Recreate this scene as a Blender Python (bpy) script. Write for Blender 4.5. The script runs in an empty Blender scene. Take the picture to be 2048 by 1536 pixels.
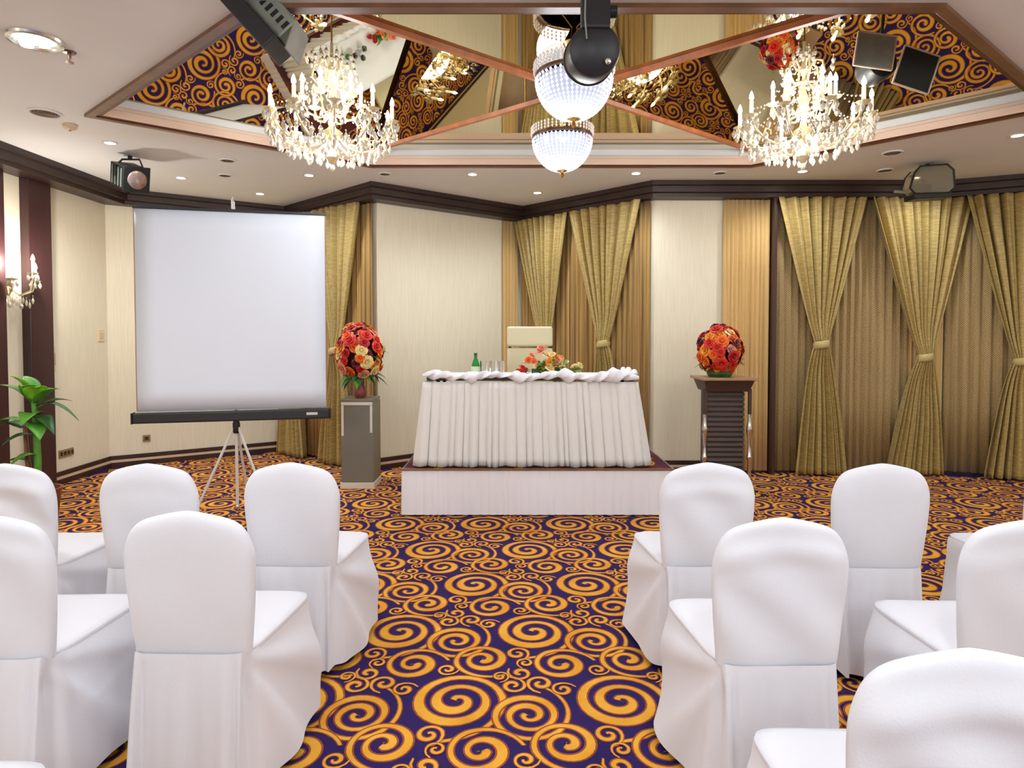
import bpy, bmesh, math, random
from mathutils import Vector, Matrix, Euler
R = math.radians
PI = math.pi
rnd = random.Random(7)
scene = bpy.context.scene
COL = scene.collection

# ------------------------------------------------------------------ materials
def lin(c):
    return tuple(((v/255)/12.92 if v/255 <= .04045 else ((v/255+.055)/1.055)**2.4) for v in c)

def mat(name, rgb, rough=.6, metal=0, spec=.5, sheen=0, trans=0, var=0, vscale=8, bump=0, bscale=40, emit=None, estr=0, stretch=None, coat=0):
    m = bpy.data.materials.new(name); m.use_nodes = True
    nt = m.node_tree; b = nt.nodes['Principled BSDF']
    c = lin(rgb)
    b.inputs['Base Color'].default_value = (*c, 1)
    b.inputs['Roughness'].default_value = rough
    b.inputs['Metallic'].default_value = metal
    b.inputs['Specular IOR Level'].default_value = spec
    b.inputs['Transmission Weight'].default_value = trans
    b.inputs['Sheen Weight'].default_value = sheen
    b.inputs['Coat Weight'].default_value = coat
    if emit:
        b.inputs['Emission Color'].default_value = (*lin(emit), 1)
        b.inputs['Emission Strength'].default_value = estr
    if var or bump:
        tc = nt.nodes.new('ShaderNodeTexCoord'); mp = nt.nodes.new('ShaderNodeMapping')
        nt.links.new(tc.outputs['Object'], mp.inputs['Vector'])
        if stretch: mp.inputs['Scale'].default_value = stretch
        if var:
            n = nt.nodes.new('ShaderNodeTexNoise'); n.inputs['Scale'].default_value = vscale; n.inputs['Detail'].default_value = 4
            nt.links.new(mp.outputs[0], n.inputs['Vector'])
            r = nt.nodes.new('ShaderNodeValToRGB')
            r.color_ramp.elements[0].position = .3; r.color_ramp.elements[1].position = .7
            r.color_ramp.elements[0].color = (*[v*(1-var) for v in c], 1)
            r.color_ramp.elements[1].color = (*[min(1, v*(1+var)) for v in c], 1)
            nt.links.new(n.outputs['Fac'], r.inputs['Fac']); nt.links.new(r.outputs[0], b.inputs['Base Color'])
        if bump:
            n2 = nt.nodes.new('ShaderNodeTexNoise'); n2.inputs['Scale'].default_value = bscale
            nt.links.new(mp.outputs[0], n2.inputs['Vector'])
            bp = nt.nodes.new('ShaderNodeBump'); bp.inputs['Strength'].default_value = bump; bp.inputs['Distance'].default_value = .01
            nt.links.new(n2.outputs['Fac'], bp.inputs['Height']); nt.links.new(bp.outputs[0], b.inputs['Normal'])
    return m

def glow(name, rgb, s):
    m = bpy.data.materials.new(name); m.use_nodes = True
    nt = m.node_tree; nt.nodes.clear()
    e = nt.nodes.new('ShaderNodeEmission'); o = nt.nodes.new('ShaderNodeOutputMaterial')
    e.inputs[0].default_value = (*lin(rgb), 1); e.inputs[1].default_value = s
    nt.links.new(e.outputs[0], o.inputs[0]); return m

def ramp(nt, stops):
    r = nt.nodes.new('ShaderNodeValToRGB'); el = r.color_ramp.elements
    while len(el) < len(stops): el.new(.5)
    for e, (p, c) in zip(el, stops): e.position = p; e.color = (*lin(c), 1)
    return r

def curtain_mat(name, ca, cb, zs=55, us=30, rough=.42, sheen=.3):
    """woven cloth: fine horizontal bands and vertical threads, in the cloth's own UV"""
    m = bpy.data.materials.new(name); m.use_nodes = True
    nt = m.node_tree; b = nt.nodes['Principled BSDF']
    uv = nt.nodes.new('ShaderNodeUVMap')
    mp = nt.nodes.new('ShaderNodeMapping'); mp.inputs['Scale'].default_value = (us, zs, 1)
    nt.links.new(uv.outputs[0], mp.inputs[0])
    n = nt.nodes.new('ShaderNodeTexNoise'); n.inputs['Scale'].default_value = 1; n.inputs['Detail'].default_value = 2
    nt.links.new(mp.outputs[0], n.inputs['Vector'])
    r = ramp(nt, [(.35, ca), (.65, cb)])
    nt.links.new(n.outputs['Fac'], r.inputs[0]); nt.links.new(r.outputs[0], b.inputs['Base Color'])
    b.inputs['Roughness'].default_value = rough; b.inputs['Sheen Weight'].default_value = sheen
    b.inputs['Specular IOR Level'].default_value = .4
    return m

def lattice_mat(name, ca, cb, scale=70):
    """sheer with a small dotted lattice"""
    m = bpy.data.materials.new(name); m.use_nodes = True
    nt = m.node_tree; b = nt.nodes['Principled BSDF']
    uv = nt.nodes.new('ShaderNodeUVMap')
    mp = nt.nodes.new('ShaderNodeMapping'); mp.inputs['Rotation'].default_value = (0, 0, R(45))
    nt.links.new(uv.outputs[0], mp.inputs[0])
    ch = nt.nodes.new('ShaderNodeTexVoronoi'); ch.inputs['Scale'].default_value = scale; ch.inputs['Randomness'].default_value = .12
    nt.links.new(mp.outputs[0], ch.inputs['Vector'])
    r = ramp(nt, [(.22, cb), (.5, ca)])
    nt.links.new(ch.outputs['Distance'], r.inputs[0]); nt.links.new(r.outputs[0], b.inputs['Base Color'])
    b.inputs['Roughness'].default_value = .7; b.inputs['Sheen Weight'].default_value = .2
    return m

M = {}
M['wall'] = mat('wallpaper', (234, 223, 196), .75, var=.05, vscale=14, stretch=(6, 6, .25), bump=.05, bscale=60)
M['ceil'] = mat('ceiling_paint', (229, 227, 224), .8, var=.02, vscale=2)
M['dark'] = mat('dark_wood', (62, 38, 32), .35, var=.25, vscale=5, stretch=(1, 1, .2))
M['crown'] = mat('crown_wood', (50, 32, 27), .38, var=.2, vscale=5)
M['post'] = mat('post_wood', (62, 35, 36), .3, var=.2, vscale=6, stretch=(1, 1, .1))
M['wood'] = mat('frame_wood', (122, 84, 58), .35, var=.22, vscale=7)
M['lip'] = mat('frame_lip_wood', (92, 48, 32), .35, var=.15, vscale=7)
M['bar'] = mat('bar_wood', (178, 104, 56), .35, var=.25, vscale=9)
M['cream'] = mat('cream_strip', (214, 190, 160), .5)
M['cove_w'] = mat('cove_white', (226, 224, 220), .45)
M['cove_p'] = mat('cove_pink', (228, 196, 172), .45)
M['mirror'] = mat('mirror_glass', (214, 205, 178), .012, metal=1)
M['white'] = mat('white_cover', (226, 222, 226), .8, sheen=.25, bump=.06, bscale=160, var=.02, vscale=3)
M['linen'] = mat('white_linen', (236, 232, 228), .75, sheen=.2, bump=.05, bscale=150)
M['satin'] = mat('white_satin', (244, 242, 248), .45, sheen=.3)
M['leg'] = mat('chair_leg_metal', (120, 96, 60), .35, metal=.8)
M['screen'] = mat('screen_fabric', (232, 238, 252), .85)
M['black'] = mat('black_plastic', (38, 36, 40), .4)
M['blackm'] = mat('black_metal', (34, 36, 34), .45, metal=.3, var=.1)
M['greym'] = mat('grey_metal', (150, 152, 140), .42, metal=.25, var=.12, vscale=12)
M['chrome'] = mat('chrome', (225, 222, 220), .1, metal=1)
M['whitemetal'] = mat('white_metal', (215, 208, 204), .35)
M['curtain'] = curtain_mat('gold_silk', (160, 134, 76), (186, 160, 96), zs=60, us=10, sheen=.12)
M['sheerb'] = lattice_mat('lattice_sheer', (126, 98, 58), (206, 178, 118))
M['sheers'] = curtain_mat('striped_sheer', (134, 98, 48), (196, 156, 86), zs=.4, us=60, rough=.7)
M['sheerg'] = curtain_mat('golden_sheer', (204, 164, 100), (226, 188, 122), zs=.3, us=50, rough=.7)
M['band'] = mat('tieback_cloth', (190, 168, 104), .45, sheen=.3, bump=.2, bscale=80)
M['pedestal'] = mat('pedestal_grey', (120, 116, 104), .45, var=.06, vscale=4)
M['pedside'] = mat('pedestal_side', (128, 120, 98), .5)
M['tape'] = mat('white_edging', (226, 214, 198), .5)
M['podium'] = mat('podium_wood', (66, 46, 38), .4, var=.2, vscale=8, stretch=(.3, 1, 1))
M['podtop'] = mat('podium_top_wood', (170, 130, 96), .4, var=.15, vscale=8)
M['uphol'] = mat('cream_upholstery', (222, 208, 170), .7, bump=.1, bscale=120)
M['glass'] = mat('clear_glass', (255, 255, 255), .03, trans=1)
M['green'] = mat('green_glass', (20, 150, 60), .08, trans=.6)
M['label'] = mat('bottle_label', (196, 214, 170), .6)
M['lime'] = mat('leaf_lime', (126, 190, 40), .5, var=.3, vscale=12)
M['leaf'] = mat('leaf_green', (84, 146, 44), .5, var=.35, vscale=9)
M['leafd'] = mat('leaf_dark', (44, 92, 36), .45, var=.3, vscale=9)
M['leafy'] = mat('leaf_light', (150, 176, 50), .45, var=.3, vscale=9)
M['pot'] = mat('pot_brown', (120, 62, 40), .4)
M['core'] = mat('dark_filling', (64, 26, 18), .9, var=.4, vscale=30)
M['vase'] = mat('vase_red', (140, 70, 60), .35)
for k, c in dict(red=(214, 40, 20), orange=(242, 104, 26), cream=(252, 214, 140), purple=(96, 22, 40), pink=(240, 150, 120), amber=(246, 150, 40), crimson=(182, 18, 22), salmon=(240, 128, 84)).items():
    M['p_'+k] = mat('petal_'+k, c, .55, var=.18, vscale=20)
M['gold'] = mat('gilt_brass', (222, 184, 110), .22, metal=1)
M['goldc'] = mat('cream_gilt', (240, 222, 176), .25, metal=.35, coat=.4)
M['crystal'] = mat('crystal_glass', (255, 244, 222), .06, trans=.45, spec=.9, coat=.6)
M['candle'] = mat('candle_sleeve', (250, 244, 230), .5, emit=(255, 240, 210), estr=.5)
M['flame'] = glow('flame_bulb', (255, 244, 226), 40)
M['down'] = glow('downlight_lamp', (255, 246, 226), 14)
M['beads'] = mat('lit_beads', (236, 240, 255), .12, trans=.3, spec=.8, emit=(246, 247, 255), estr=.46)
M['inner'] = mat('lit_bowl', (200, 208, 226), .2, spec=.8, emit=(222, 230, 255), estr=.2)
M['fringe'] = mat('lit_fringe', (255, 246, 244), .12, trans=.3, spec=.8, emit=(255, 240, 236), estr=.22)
M['ring'] = mat('bronze_ring', (120, 96, 84), .3, metal=.8)
M['plate'] = mat('socket_plate', (150, 124, 84), .5)
M['platew'] = mat('switch_plate', (226, 208, 160), .5)
M['grille'] = mat('ceiling_grille', (120, 100, 74), .6)
M['lens'] = mat('lamp_lens', (176, 150, 142), .18, metal=.55, spec=.9, coat=1, var=.4, vscale=14)
M['smoke'] = mat('smoked_glass', (176, 170, 146), .12, trans=.7, spec=.8)
M['silver'] = mat('reflector_silver', (230, 230, 228), .22, metal=.9)

# carpet: navy pile, golden scrolls with reddish edges
def carpet_mat(name, rgb, rgb2):
    m = bpy.data.materials.new(name); m.use_nodes = True
    nt = m.node_tree; b = nt.nodes['Principled BSDF']
    tc = nt.nodes.new('ShaderNodeTexCoord')
    n = nt.nodes.new('ShaderNodeTexNoise'); n.inputs['Scale'].default_value = 5; n.inputs['Detail'].default_value = 5
    n2 = nt.nodes.new('ShaderNodeTexNoise'); n2.inputs['Scale'].default_value = 220
    nt.links.new(tc.outputs['Object'], n.inputs[0]); nt.links.new(tc.outputs['Object'], n2.inputs[0])
    r = ramp(nt, [(.35, rgb), (.65, rgb2)])
    nt.links.new(n.outputs['Fac'], r.inputs[0]); nt.links.new(r.outputs[0], b.inputs['Base Color'])
    bp = nt.nodes.new('ShaderNodeBump'); bp.inputs['Strength'].default_value = .5; bp.inputs['Distance'].default_value = .006
    nt.links.new(n2.outputs['Fac'], bp.inputs['Height']); nt.links.new(bp.outputs[0], b.inputs['Normal'])
    b.inputs['Roughness'].default_value = .95; b.inputs['Specular IOR Level'].default_value = .1
    return m
M['navy'] = carpet_mat('carpet_navy', (40, 32, 84), (56, 34, 84))
M['orange'] = carpet_mat('carpet_gold', (214, 144, 44), (230, 168, 60))
M['deck'] = carpet_mat('carpet_worn', (84, 46, 62), (120, 66, 44))
M['edge'] = carpet_mat('carpet_edge', (132, 62, 44), (158, 82, 48))

# ------------------------------------------------------------------ mesh builder
class MB:
    def __init__(s): s.v = []; s.f = []; s.m = []; s.uv = {}; s.cur = 0; s.sm = []
    def add(s, vs, fs, smooth=True, uvs=None, xf=None):
        o = len(s.v)
        for p in vs: s.v.append(tuple(xf @ Vector(p)) if xf is not None else tuple(p))
        if uvs:
            for i, u in enumerate(uvs): s.uv[o+i] = u
        for f in fs: s.f.append(tuple(o+i for i in f)); s.m.append(s.cur); s.sm.append(smooth)
        return s
    def box(s, c, d, rot=None, xf=None):
        x, y, z = (k/2 for k in d)
        vs = [Vector(p) for p in ((-x,-y,-z),(x,-y,-z),(x,y,-z),(-x,y,-z),(-x,-y,z),(x,-y,z),(x,y,z),(-x,y,z))]
        if rot is not None:
            rm = Euler(rot).to_matrix() if not isinstance(rot, Matrix) else rot
            vs = [rm @ v for v in vs]
        vs = [v + Vector(c) for v in vs]
        return s.add(vs, [(0,3,2,1),(4,5,6,7),(0,1,5,4),(1,2,6,5),(2,3,7,6),(3,0,4,7)], False, xf=xf)
    def lathe(s, prof, c=(0,0,0), n=20, xf=None):
        vs = []; fs = []
        for r, z in prof:
            for i in range(n):
                a = 2*PI*i/n; vs.append((c[0]+r*math.cos(a), c[1]+r*math.sin(a), c[2]+z))
        for j in range(len(prof)-1):
            for i in range(n):
                k = (i+1) % n; fs.append((j*n+i, j*n+k, (j+1)*n+k, (j+1)*n+i))
        if prof[0][0] > 1e-6: fs.append(tuple(range(n-1, -1, -1)))
        if prof[-1][0] > 1e-6: fs.append(tuple((len(prof)-1)*n+i for i in range(n)))
        return s.add(vs, fs, True, xf=xf)
    def tube(s, pts, r, n=8, xf=None):
        pts = [Vector(p) for p in pts]; L = len(pts)
        rs = r if isinstance(r, (list, tuple)) else [r]*L
        vs = []; fs = []; up = None
        for i, p in enumerate(pts):
            t = (pts[min(i+1, L-1)]-pts[max(i-1, 0)]).normalized()
            if up is None:
                up = Vector((0,0,1)) if abs(t.z) < .9 else Vector((1,0,0))
            a = t.cross(up).normalized(); b = a.cross(t).normalized(); up = b
            for k in range(n):
                q = 2*PI*k/n; vs.append(p+(a*math.cos(q)+b*math.sin(q))*rs[i])
        for i in range(L-1):
            for k in range(n):
                j = (k+1) % n; fs.append((i*n+k, i*n+j, (i+1)*n+j, (i+1)*n+k))
        fs.append(tuple(range(n-1,-1,-1))); fs.append(tuple((L-1)*n+k for k in range(n)))
        return s.add(vs, fs, True, xf=xf)
    def grid(s, fn, nu, nv, closed=False, uv=None, xf=None):
        vs = []; fs = []; uvs = []
        cu = nu if closed else nu+1
        for j in range(nv+1):
            for i in range(cu):
                vs.append(fn(i/nu, j/nv)); uvs.append(uv(i/nu, j/nv) if uv else (i/nu, j/nv))
        for j in range(nv):
            for i in range(nu):
                k = (i+1) % cu if closed else i+1
                fs.append((j*cu+i, j*cu+k, (j+1)*cu+k, (j+1)*cu+i))
        return s.add(vs, fs, True, uvs, xf=xf)
    def prism(s, poly, z0, z1):
        n = len(poly)
        vs = [(x,y,z0) for x,y in poly]+[(x,y,z1) for x,y in poly]
        return s.add(vs, [tuple(range(n-1,-1,-1)), tuple(range(n,2*n))]+[(i,(i+1)%n,n+(i+1)%n,n+i) for i in range(n)], False)
    def mesh(s, name, mats, angle=40, weld=0):
        me = bpy.data.meshes.new(name); me.from_pydata(s.v, [], s.f)
        for m in (mats if isinstance(mats, (list, tuple)) else [mats]): me.materials.append(m)
        me.polygons.foreach_set('material_index', s.m); me.polygons.foreach_set('use_smooth', s.sm)
        if s.uv:
            l = me.uv_layers.new(name='UVMap')
            d = [0.0]*(2*len(me.loops))
            for i, lo in enumerate(me.loops):
                u = s.uv.get(lo.vertex_index, (0,0)); d[2*i] = u[0]; d[2*i+1] = u[1]
            l.data.foreach_set('uv', d)
        me.update()
        if weld:
            bm = bmesh.new(); bm.from_mesh(me); bmesh.ops.remove_doubles(bm, verts=bm.verts, dist=weld)
            bmesh.ops.recalc_face_normals(bm, faces=bm.faces); bm.to_mesh(me); bm.free()
        if angle < 180 and any(s.sm): me.set_sharp_from_angle(angle=R(angle))
        return me
    def build(s, name, mats, parent=None, angle=40, bevel=0, weld=0, solid=0):
        o = bpy.data.objects.new(name, s.mesh(name, mats, angle, weld)); COL.objects.link(o)
        if parent is not None: o.parent = parent
        if solid:
            md = o.modifiers.new('thickness', 'SOLIDIFY'); md.thickness = solid; md.offset = 0
        if bevel:
            md = o.modifiers.new('bevel', 'BEVEL'); md.width = bevel; md.segments = 2; md.limit_method = 'ANGLE'
        return o

def tag(o, label, cat, group=None, kind=None):
    o['label'] = label; o['category'] = cat
    if group: o['group'] = group
    if kind: o['kind'] = kind
    return o
def thing(name, label, cat, loc=(0,0,0), rz=0, group=None):
    o = bpy.data.objects.new(name, None); COL.objects.link(o); o.empty_display_size = .1
    o.location = loc; o.rotation_euler = (0,0,rz)
    return tag(o, label, cat, group)
def struct(o): o['kind'] = 'structure'; return o
def inst(name, me, parent, m=None):
    o = bpy.data.objects.new(name, me); COL.objects.link(o); o.parent = parent
    if m is not None and o.material_slots:
        o.material_slots[0].link = 'OBJECT'; o.material_slots[0].material = m
    return o
def copy_tree(o, parent=None):
    c = o.copy(); COL.objects.link(c); c.parent = parent
    for ch in list(o.children): copy_tree(ch, c)
    return c

# ------------------------------------------------------------------ camera
H = 1.5
cam = bpy.data.cameras.new('camera'); co = bpy.data.objects.new('camera', cam); COL.objects.link(co)
co.location = (0, 0, H); co.rotation_euler = (R(90-1.7), 0, 0)
cam.sensor_width = 36; cam.lens = 36*1240/2048; cam.shift_y = -64/2048; cam.clip_start = .02
scene.camera = co

# ------------------------------------------------------------------ room shell
CZ = 3.09
WALL = [(-4.5,-4.0),(-4.5,6.9),(-2.92,7.92),(-1.47,6.80),(.13,8.06),(1.53,6.68),(4.62,6.68),(6.8,5.70),(6.8,-4.0)]
CROWN = [(-4.23,-4.0),(-4.21,6.88),(-2.84,7.78),(-1.47,6.51),(.131,7.78),(1.455,6.47),(4.52,6.46),(6.6,5.52),(6.6,-4.0)]
wn = ['left','back_left','window_bay_left','back_center','window_bay_center','back_right','right_angled','right']
def thick(a, b, t):
    d = (Vector(b)-Vector(a)).normalized(); n = Vector((-d.y, d.x))
    return [a, b, tuple(Vector(b)+n*t), tuple(Vector(a)+n*t)]
for i, nme in enumerate(wn):
    struct(MB().prism(thick(WALL[i], WALL[i+1], .12), 0, CZ).build('wall_'+nme, M['wall']))
struct(MB().prism([(-4.6,-4.1),(6.9,-4.1),(6.9,-4.0),(-4.6,-4.0)], 0, CZ).build('wall_rear', M['wall']))

# crown moulding: a projecting soffit on each wall, stepped in profile
def crown_piece(i):
    a, b = CROWN[i], CROWN[i+1]; wa, wb = WALL[i], WALL[i+1]
    m = MB()
    def lerp(p, q, t): return (p[0]+(q[0]-p[0])*t, p[1]+(q[1]-p[1])*t)
    prof = [(0, CZ), (0, CZ-.045), (.10, CZ-.055), (.10, CZ-.115), (.22, CZ-.125), (.22, CZ-.165), (1, CZ-.165)]
    vs = []; 
    for t, z in prof:
        p = lerp(a, wa, t); q = lerp(b, wb, t); vs += [(p[0],p[1],z),(q[0],q[1],z)]
    m.add(vs, [(2*k,2*k+1,2*k+3,2*k+2) for k in range(len(prof)-1)], False)
    return m
for i in range(8):
    struct(crown_piece(i).build('trim_%d' % (i+1), M['crown']))
# baseboards: dark board with a cream strip and a dark foot
for i, nme in enumerate(wn):
    a, b = Vector(WALL[i]), Vector(WALL[i+1]); d = (b-a).normalized(); n = Vector((d.y, -d.x))
    m = MB()
    for (z0, z1, t, mi) in ((.0,.055,.03,0),(.055,.082,.024,1),(.082,.128,.02,0)):
        m.cur = mi
        m.prism([tuple(a), tuple(a+n*t), tuple(b+n*t), tuple(b)], z0, z1)
    struct(m.build('baseboard_'+nme, [M['dark'], M['cream']]))

# ceiling with the coffer opening
HEX = [(-1.28,3.03),(2.09,3.03),(3.85,4.38),(2.27,5.93),(-1.33,5.93),(-3.10,4.54)]   # outer line: FL FR TR BR BL TL
def inset(poly, d):
    n = len(poly); out = []
    for i in range(n):
        p0, p1, p2 = (Vector(poly[(i+k-1) % n]) for k in range(3))
        e1 = (p1-p0).normalized(); e2 = (p2-p1).normalized()
        n1 = Vector((-e1.y, e1.x)); n2 = Vector((-e2.y, e2.x))
        b = (n1+n2).normalized(); out.append(tuple(p1+b*(d/b.dot(n1))))
    return out
HIN = inset(HEX, .085)
bm = bmesh.new()
def loop(pts, z):
    vs = [bm.verts.new((x,y,z)) for x,y in pts]
    return [bm.edges.new((vs[i], vs[(i+1) % len(vs)])) for i in range(len(vs))]
ed = loop([(-4.7,-4.2),(7.0,-4.2),(7.0,8.4),(-4.7,8.4)], CZ)+loop(HIN, CZ)
bmesh.ops.triangle_fill(bm, use_beauty=True, edges=ed)
for f in list(bm.faces):
    c = f.calc_center_median()
bmesh.ops.recalc_face_normals(bm, faces=bm.faces)
me = bpy.data.meshes.new('ceiling'); bm.to_mesh(me); bm.free(); me.materials.append(M['ceil'])
ceil = bpy.data.objects.new('ceiling', me); COL.objects.link(ceil); struct(ceil)

# wooden frame round the opening + cove bands
ZM = 3.225
m = MB()
n6 = 6
def ring(pa, za, pb, zb, mi):
    m.cur = mi
    vs = [(x,y,za) for x,y in pa]+[(x,y,zb) for x,y in pb]
    m.add(vs, [(i,(i+1)%6,6+(i+1)%6,6+i) for i in range(6)], False)
H1 = inset(HEX,.0); H2 = inset(HEX,.05); H3 = inset(HEX,.06); H4 = inset(HEX,.085)
ring(H1, CZ, H1, CZ-.022, 0); ring(H1, CZ-.022, H2, CZ-.022, 0); ring(H2, CZ-.022, H3, CZ-.012, 1); ring(H3, CZ-.012, H4, CZ-.012, 1)
struct(m.build('trim_10', [M['wood'], M['lip']]))
m = MB()
G0 = inset(HEX,.085); G1 = inset(HEX,.075); G2 = inset(HEX,.05)
ring(G0, CZ-.012, G0, CZ+.045, 0); ring(G0, CZ+.045, G1, CZ+.05, 1); ring(G1, CZ+.05, G1, CZ+.075, 0)
ring(G1, CZ+.075, G2, CZ+.085, 1); ring(G2, CZ+.085, G2, CZ+.15, 1); ring(G2, CZ+.15, G1, CZ+.16, 0); ring(G1, CZ+.16, G1, ZM, 1)
struct(m.build('trim_11', [M['cove_p'], M['cove_w']]))

# mirrors: flat front and back panels, sloping side vaults hinged on the far edges
P = inset(HEX, .074)
FL, FR, TR, BR, BL, TL = [Vector(p) for p in P]
def cross2(a, b, c, d):
    r = b-a; s_ = d-c; t = ((c-a).x*s_.y-(c-a).y*s_.x)/(r.x*s_.y-r.y*s_.x); return a+r*t
CC = cross2(FL, BR, FR, BL)
def vault(e0, e1, SL):
    d = (e1-e0).normalized(); g = Vector((d.y, -d.x))
    if g.dot(CC-e0) < 0: g = -g
    return lambda p: ZM+SL*max(0, (p-e0).dot(g))
ZL = vault(TL, BL, .74); ZR = vault(TR, BR, .42)
def flat(pts, zf): return [(p.x, p.y, zf(p)) for p in pts]
def mirror(name, pts, label):
    o = MB().add(pts, [tuple(range(len(pts)))], False).build(name, M['mirror'])
    tag(o, label, 'mirror', 'mirrored panels of the ceiling coffer'); return o
mirror('ceiling_mirror', flat([FL, FR, CC], lambda p: ZM), 'flat triangular ceiling mirror on the near side of the wooden cross bars')
mirror('ceiling_mirror', flat([CC, BR, BL], lambda p: ZM), 'flat triangular ceiling mirror on the far side of the wooden cross bars')
def side_mirror(pts, zf, label):
    t = thing('ceiling_mirror', label, 'mirror', (pts[0].x, pts[0].y, ZM), 0, 'mirrored panels of the ceiling coffer')
    off = Vector((pts[0].x, pts[0].y, ZM))
    def B(ps, nm):
        MB().add([Vector(q)-off for q in ps], [tuple(range(len(ps)))], False).build(nm, M['mirror'], t)
    B(flat(pts, zf), 'glass_panel')
    A, T, Bk, Cn = pts[0], pts[1], pts[2], pts[3]
    for p, q in ((A, Cn), (Cn, Bk)):
        B([(p.x,p.y,ZM),(q.x,q.y,ZM),(q.x,q.y,zf(q)),(p.x,p.y,zf(p))], 'cheek_mirror')
    m = MB(); z0 = ZM
    m.add([Vector(v)-off for v in [(A.x,A.y,z0),(T.x,T.y,z0),(T.x,T.y,zf(T)+.001),(A.x,A.y,zf(A))]], [(0,1,2,3)], False)
    m.build('end_board', M['wood'], t)
    return t
side_mirror([FL, TL, BL, CC], ZL, 'sloping ceiling mirror above the chandelier nearer the projection screen')
side_mirror([FR, TR, BR, CC], ZR, 'sloping ceiling mirror above the chandelier nearer the lectern')
# wooden cross bars under the mirrors
m = MB()
def beam(a, b, z, w, h, mi=0):
    m.cur = mi
    d = (b-a).normalized(); n = Vector((-d.y, d.x))*w/2
    vs = []
    for p in (a, b):
        vs += [(p.x-n.x,p.y-n.y,z), (p.x-n.x*.55,p.y-n.y*.55,z-h), (p.x+n.x*.55,p.y+n.y*.55,z-h), (p.x+n.x,p.y+n.y,z)]
    m.add(vs, [(0,1,5,4),(1,2,6,5),(2,3,7,6),(3,0,4,7)], False)
beam(FL, BR, ZM-.001, .058, .026); struct(m.build('trim_12', M['bar']))
m = MB(); beam(FR, BL, ZM-.001, .058, .027); struct(m.build('trim_13', M['bar']))

# dark wood posts on the left wall
for k, (y0, y1) in enumerate(((5.70, 5.98), (5.08, 5.43))):
    struct(MB().box((-4.46, (y0+y1)/2, 1.47), (.09, y1-y0, 2.92)).build('trim_%d' % (14+k), M['post'], bevel=.008))

# ------------------------------------------------------------------ carpet floor
def in_poly(x, y, poly):
    c = False; n = len(poly)
    for i in range(n):
        x1, y1 = poly[i]; x2, y2 = poly[(i+1) % n]
        if (y1 > y) != (y2 > y) and x < (x2-x1)*(y-y1)/(y2-y1)+x1: c = not c
    return c
# motif: (dx, dy, radius, turns, start angle, hand)
MOT = [(0, 0, .188, 2.4, R(10), 1), (.29, -.095, .150, 2.5, R(-40), -1), (.09, .322, .122, 1.9, R(200), -1), (-.222, .282, .118, 1.75, R(120), 1),
       (-.085, -.214, .052, 1.3, R(20), 1), (.347, .125, .052, 1.2, R(160), -1), (.262, .204, .046, 1.1, R(250), 1)]
def fill_gaps(mot, count):
    # small curls in the spaces the large scrolls leave, over one repeat of the pattern
    out = list(mot); lat = [(.67*a+.335*b, .588*b) for a in (-1, 0, 1) for b in (-1, 0, 1)]
    for q in range(count):
        best = (0, 0, 0)
        for i in range(48):
            for j in range(42):
                x = .67*i/48-.3; y = .588*j/42-.2
                d = min(math.hypot(x-dx-lx, y-dy-ly)-r*1.05 for dx, dy, r, *_ in out for lx, ly in lat)
                if d > best[0]: best = (d, x, y)
        d, x, y = best
        out.append((x, y, max(.018, d*.95), 1.25 if d > .03 else .95, q*2.2, 1 if q % 2 else -1))
    return out
MOT = fill_gaps(MOT, 5)
def scroll(m, cx, cy, rad, turns, a0, hand, z, tail=1.0):
    N = int(16+turns*(20 if rad > .08 else 11)); T = turns*2*PI
    pitch = rad/turns; rows = []
    n_tail = 10 if rad > .08 else 4
    for i in range(-n_tail, N+1):
        t = i/N
        if i < 0:
            k = -i/n_tail; th = -k*tail*1.9; r = rad*(1+.36*k*k); w = pitch*.25*(1-.42*k)
        else:
            th = t*T; r = rad*(1-t)**.93+pitch*.12*t
            w = pitch*(.31+.075*math.cos(th+2.2))*(1 if t < .93 else 1.15-.2*((t-.93)/.07))
        a = a0+hand*th
        rows.append((cx, cy, a, r, w))
    vs = []
    for (x, y, a, r, w) in rows:
        e = min(.0075, w*.42)
        for q in (r+w, r+w-e, r-w+e, r-w):
            vs.append((x+math.cos(a)*q, y+math.sin(a)*q, z))
    for k in range(3):
        m.cur = 2 if k != 1 else 1
        o = len(m.v) if k == 0 else o0
        if k == 0:
            o0 = len(m.v); m.v += vs
        for i in range(len(rows)-1):
            f = (o0+4*i+k, o0+4*i+k+1, o0+4*i+4+k+1, o0+4*i+4+k)
            m.f.append(f if hand < 0 else f[::-1]); m.m.append(m.cur); m.sm.append(False)
def carpet(m, test, z, x0, x1, y0, y1):
    for j in range(-30, 30):
        for i in range(-30, 30):
            bx = -.226+.67*i+.335*(j % 2); by = 2.49+.588*j
            if not (x0-.5 < bx < x1+.5 and y0-.5 < by < y1+.5): continue
            for k, (dx, dy, r, tn, a0, hd) in enumerate(MOT):
                x, y = bx+dx, by+dy
                if test(x, y, r): scroll(m, x, y, r, tn, a0, hd, z+.0004+.0002*k)
m = MB()
fl = [(-4.6,-4.1),(6.9,-4.1),(6.9,8.3),(-4.6,8.3)]
m.cur = 0; m.add([(x,y,0) for x,y in fl], [(0,1,2,3)], False)
m.add([(x,y,-.06) for x,y in fl], [(3,2,1,0)], False)
carpet(m, lambda x, y, r: in_poly(x, y, WALL) and y > .4, 0, -4.4, 6.4, .6, 8.0)
struct(m.build('floor', [M['navy'], M['orange'], M['edge']], angle=180))

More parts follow.
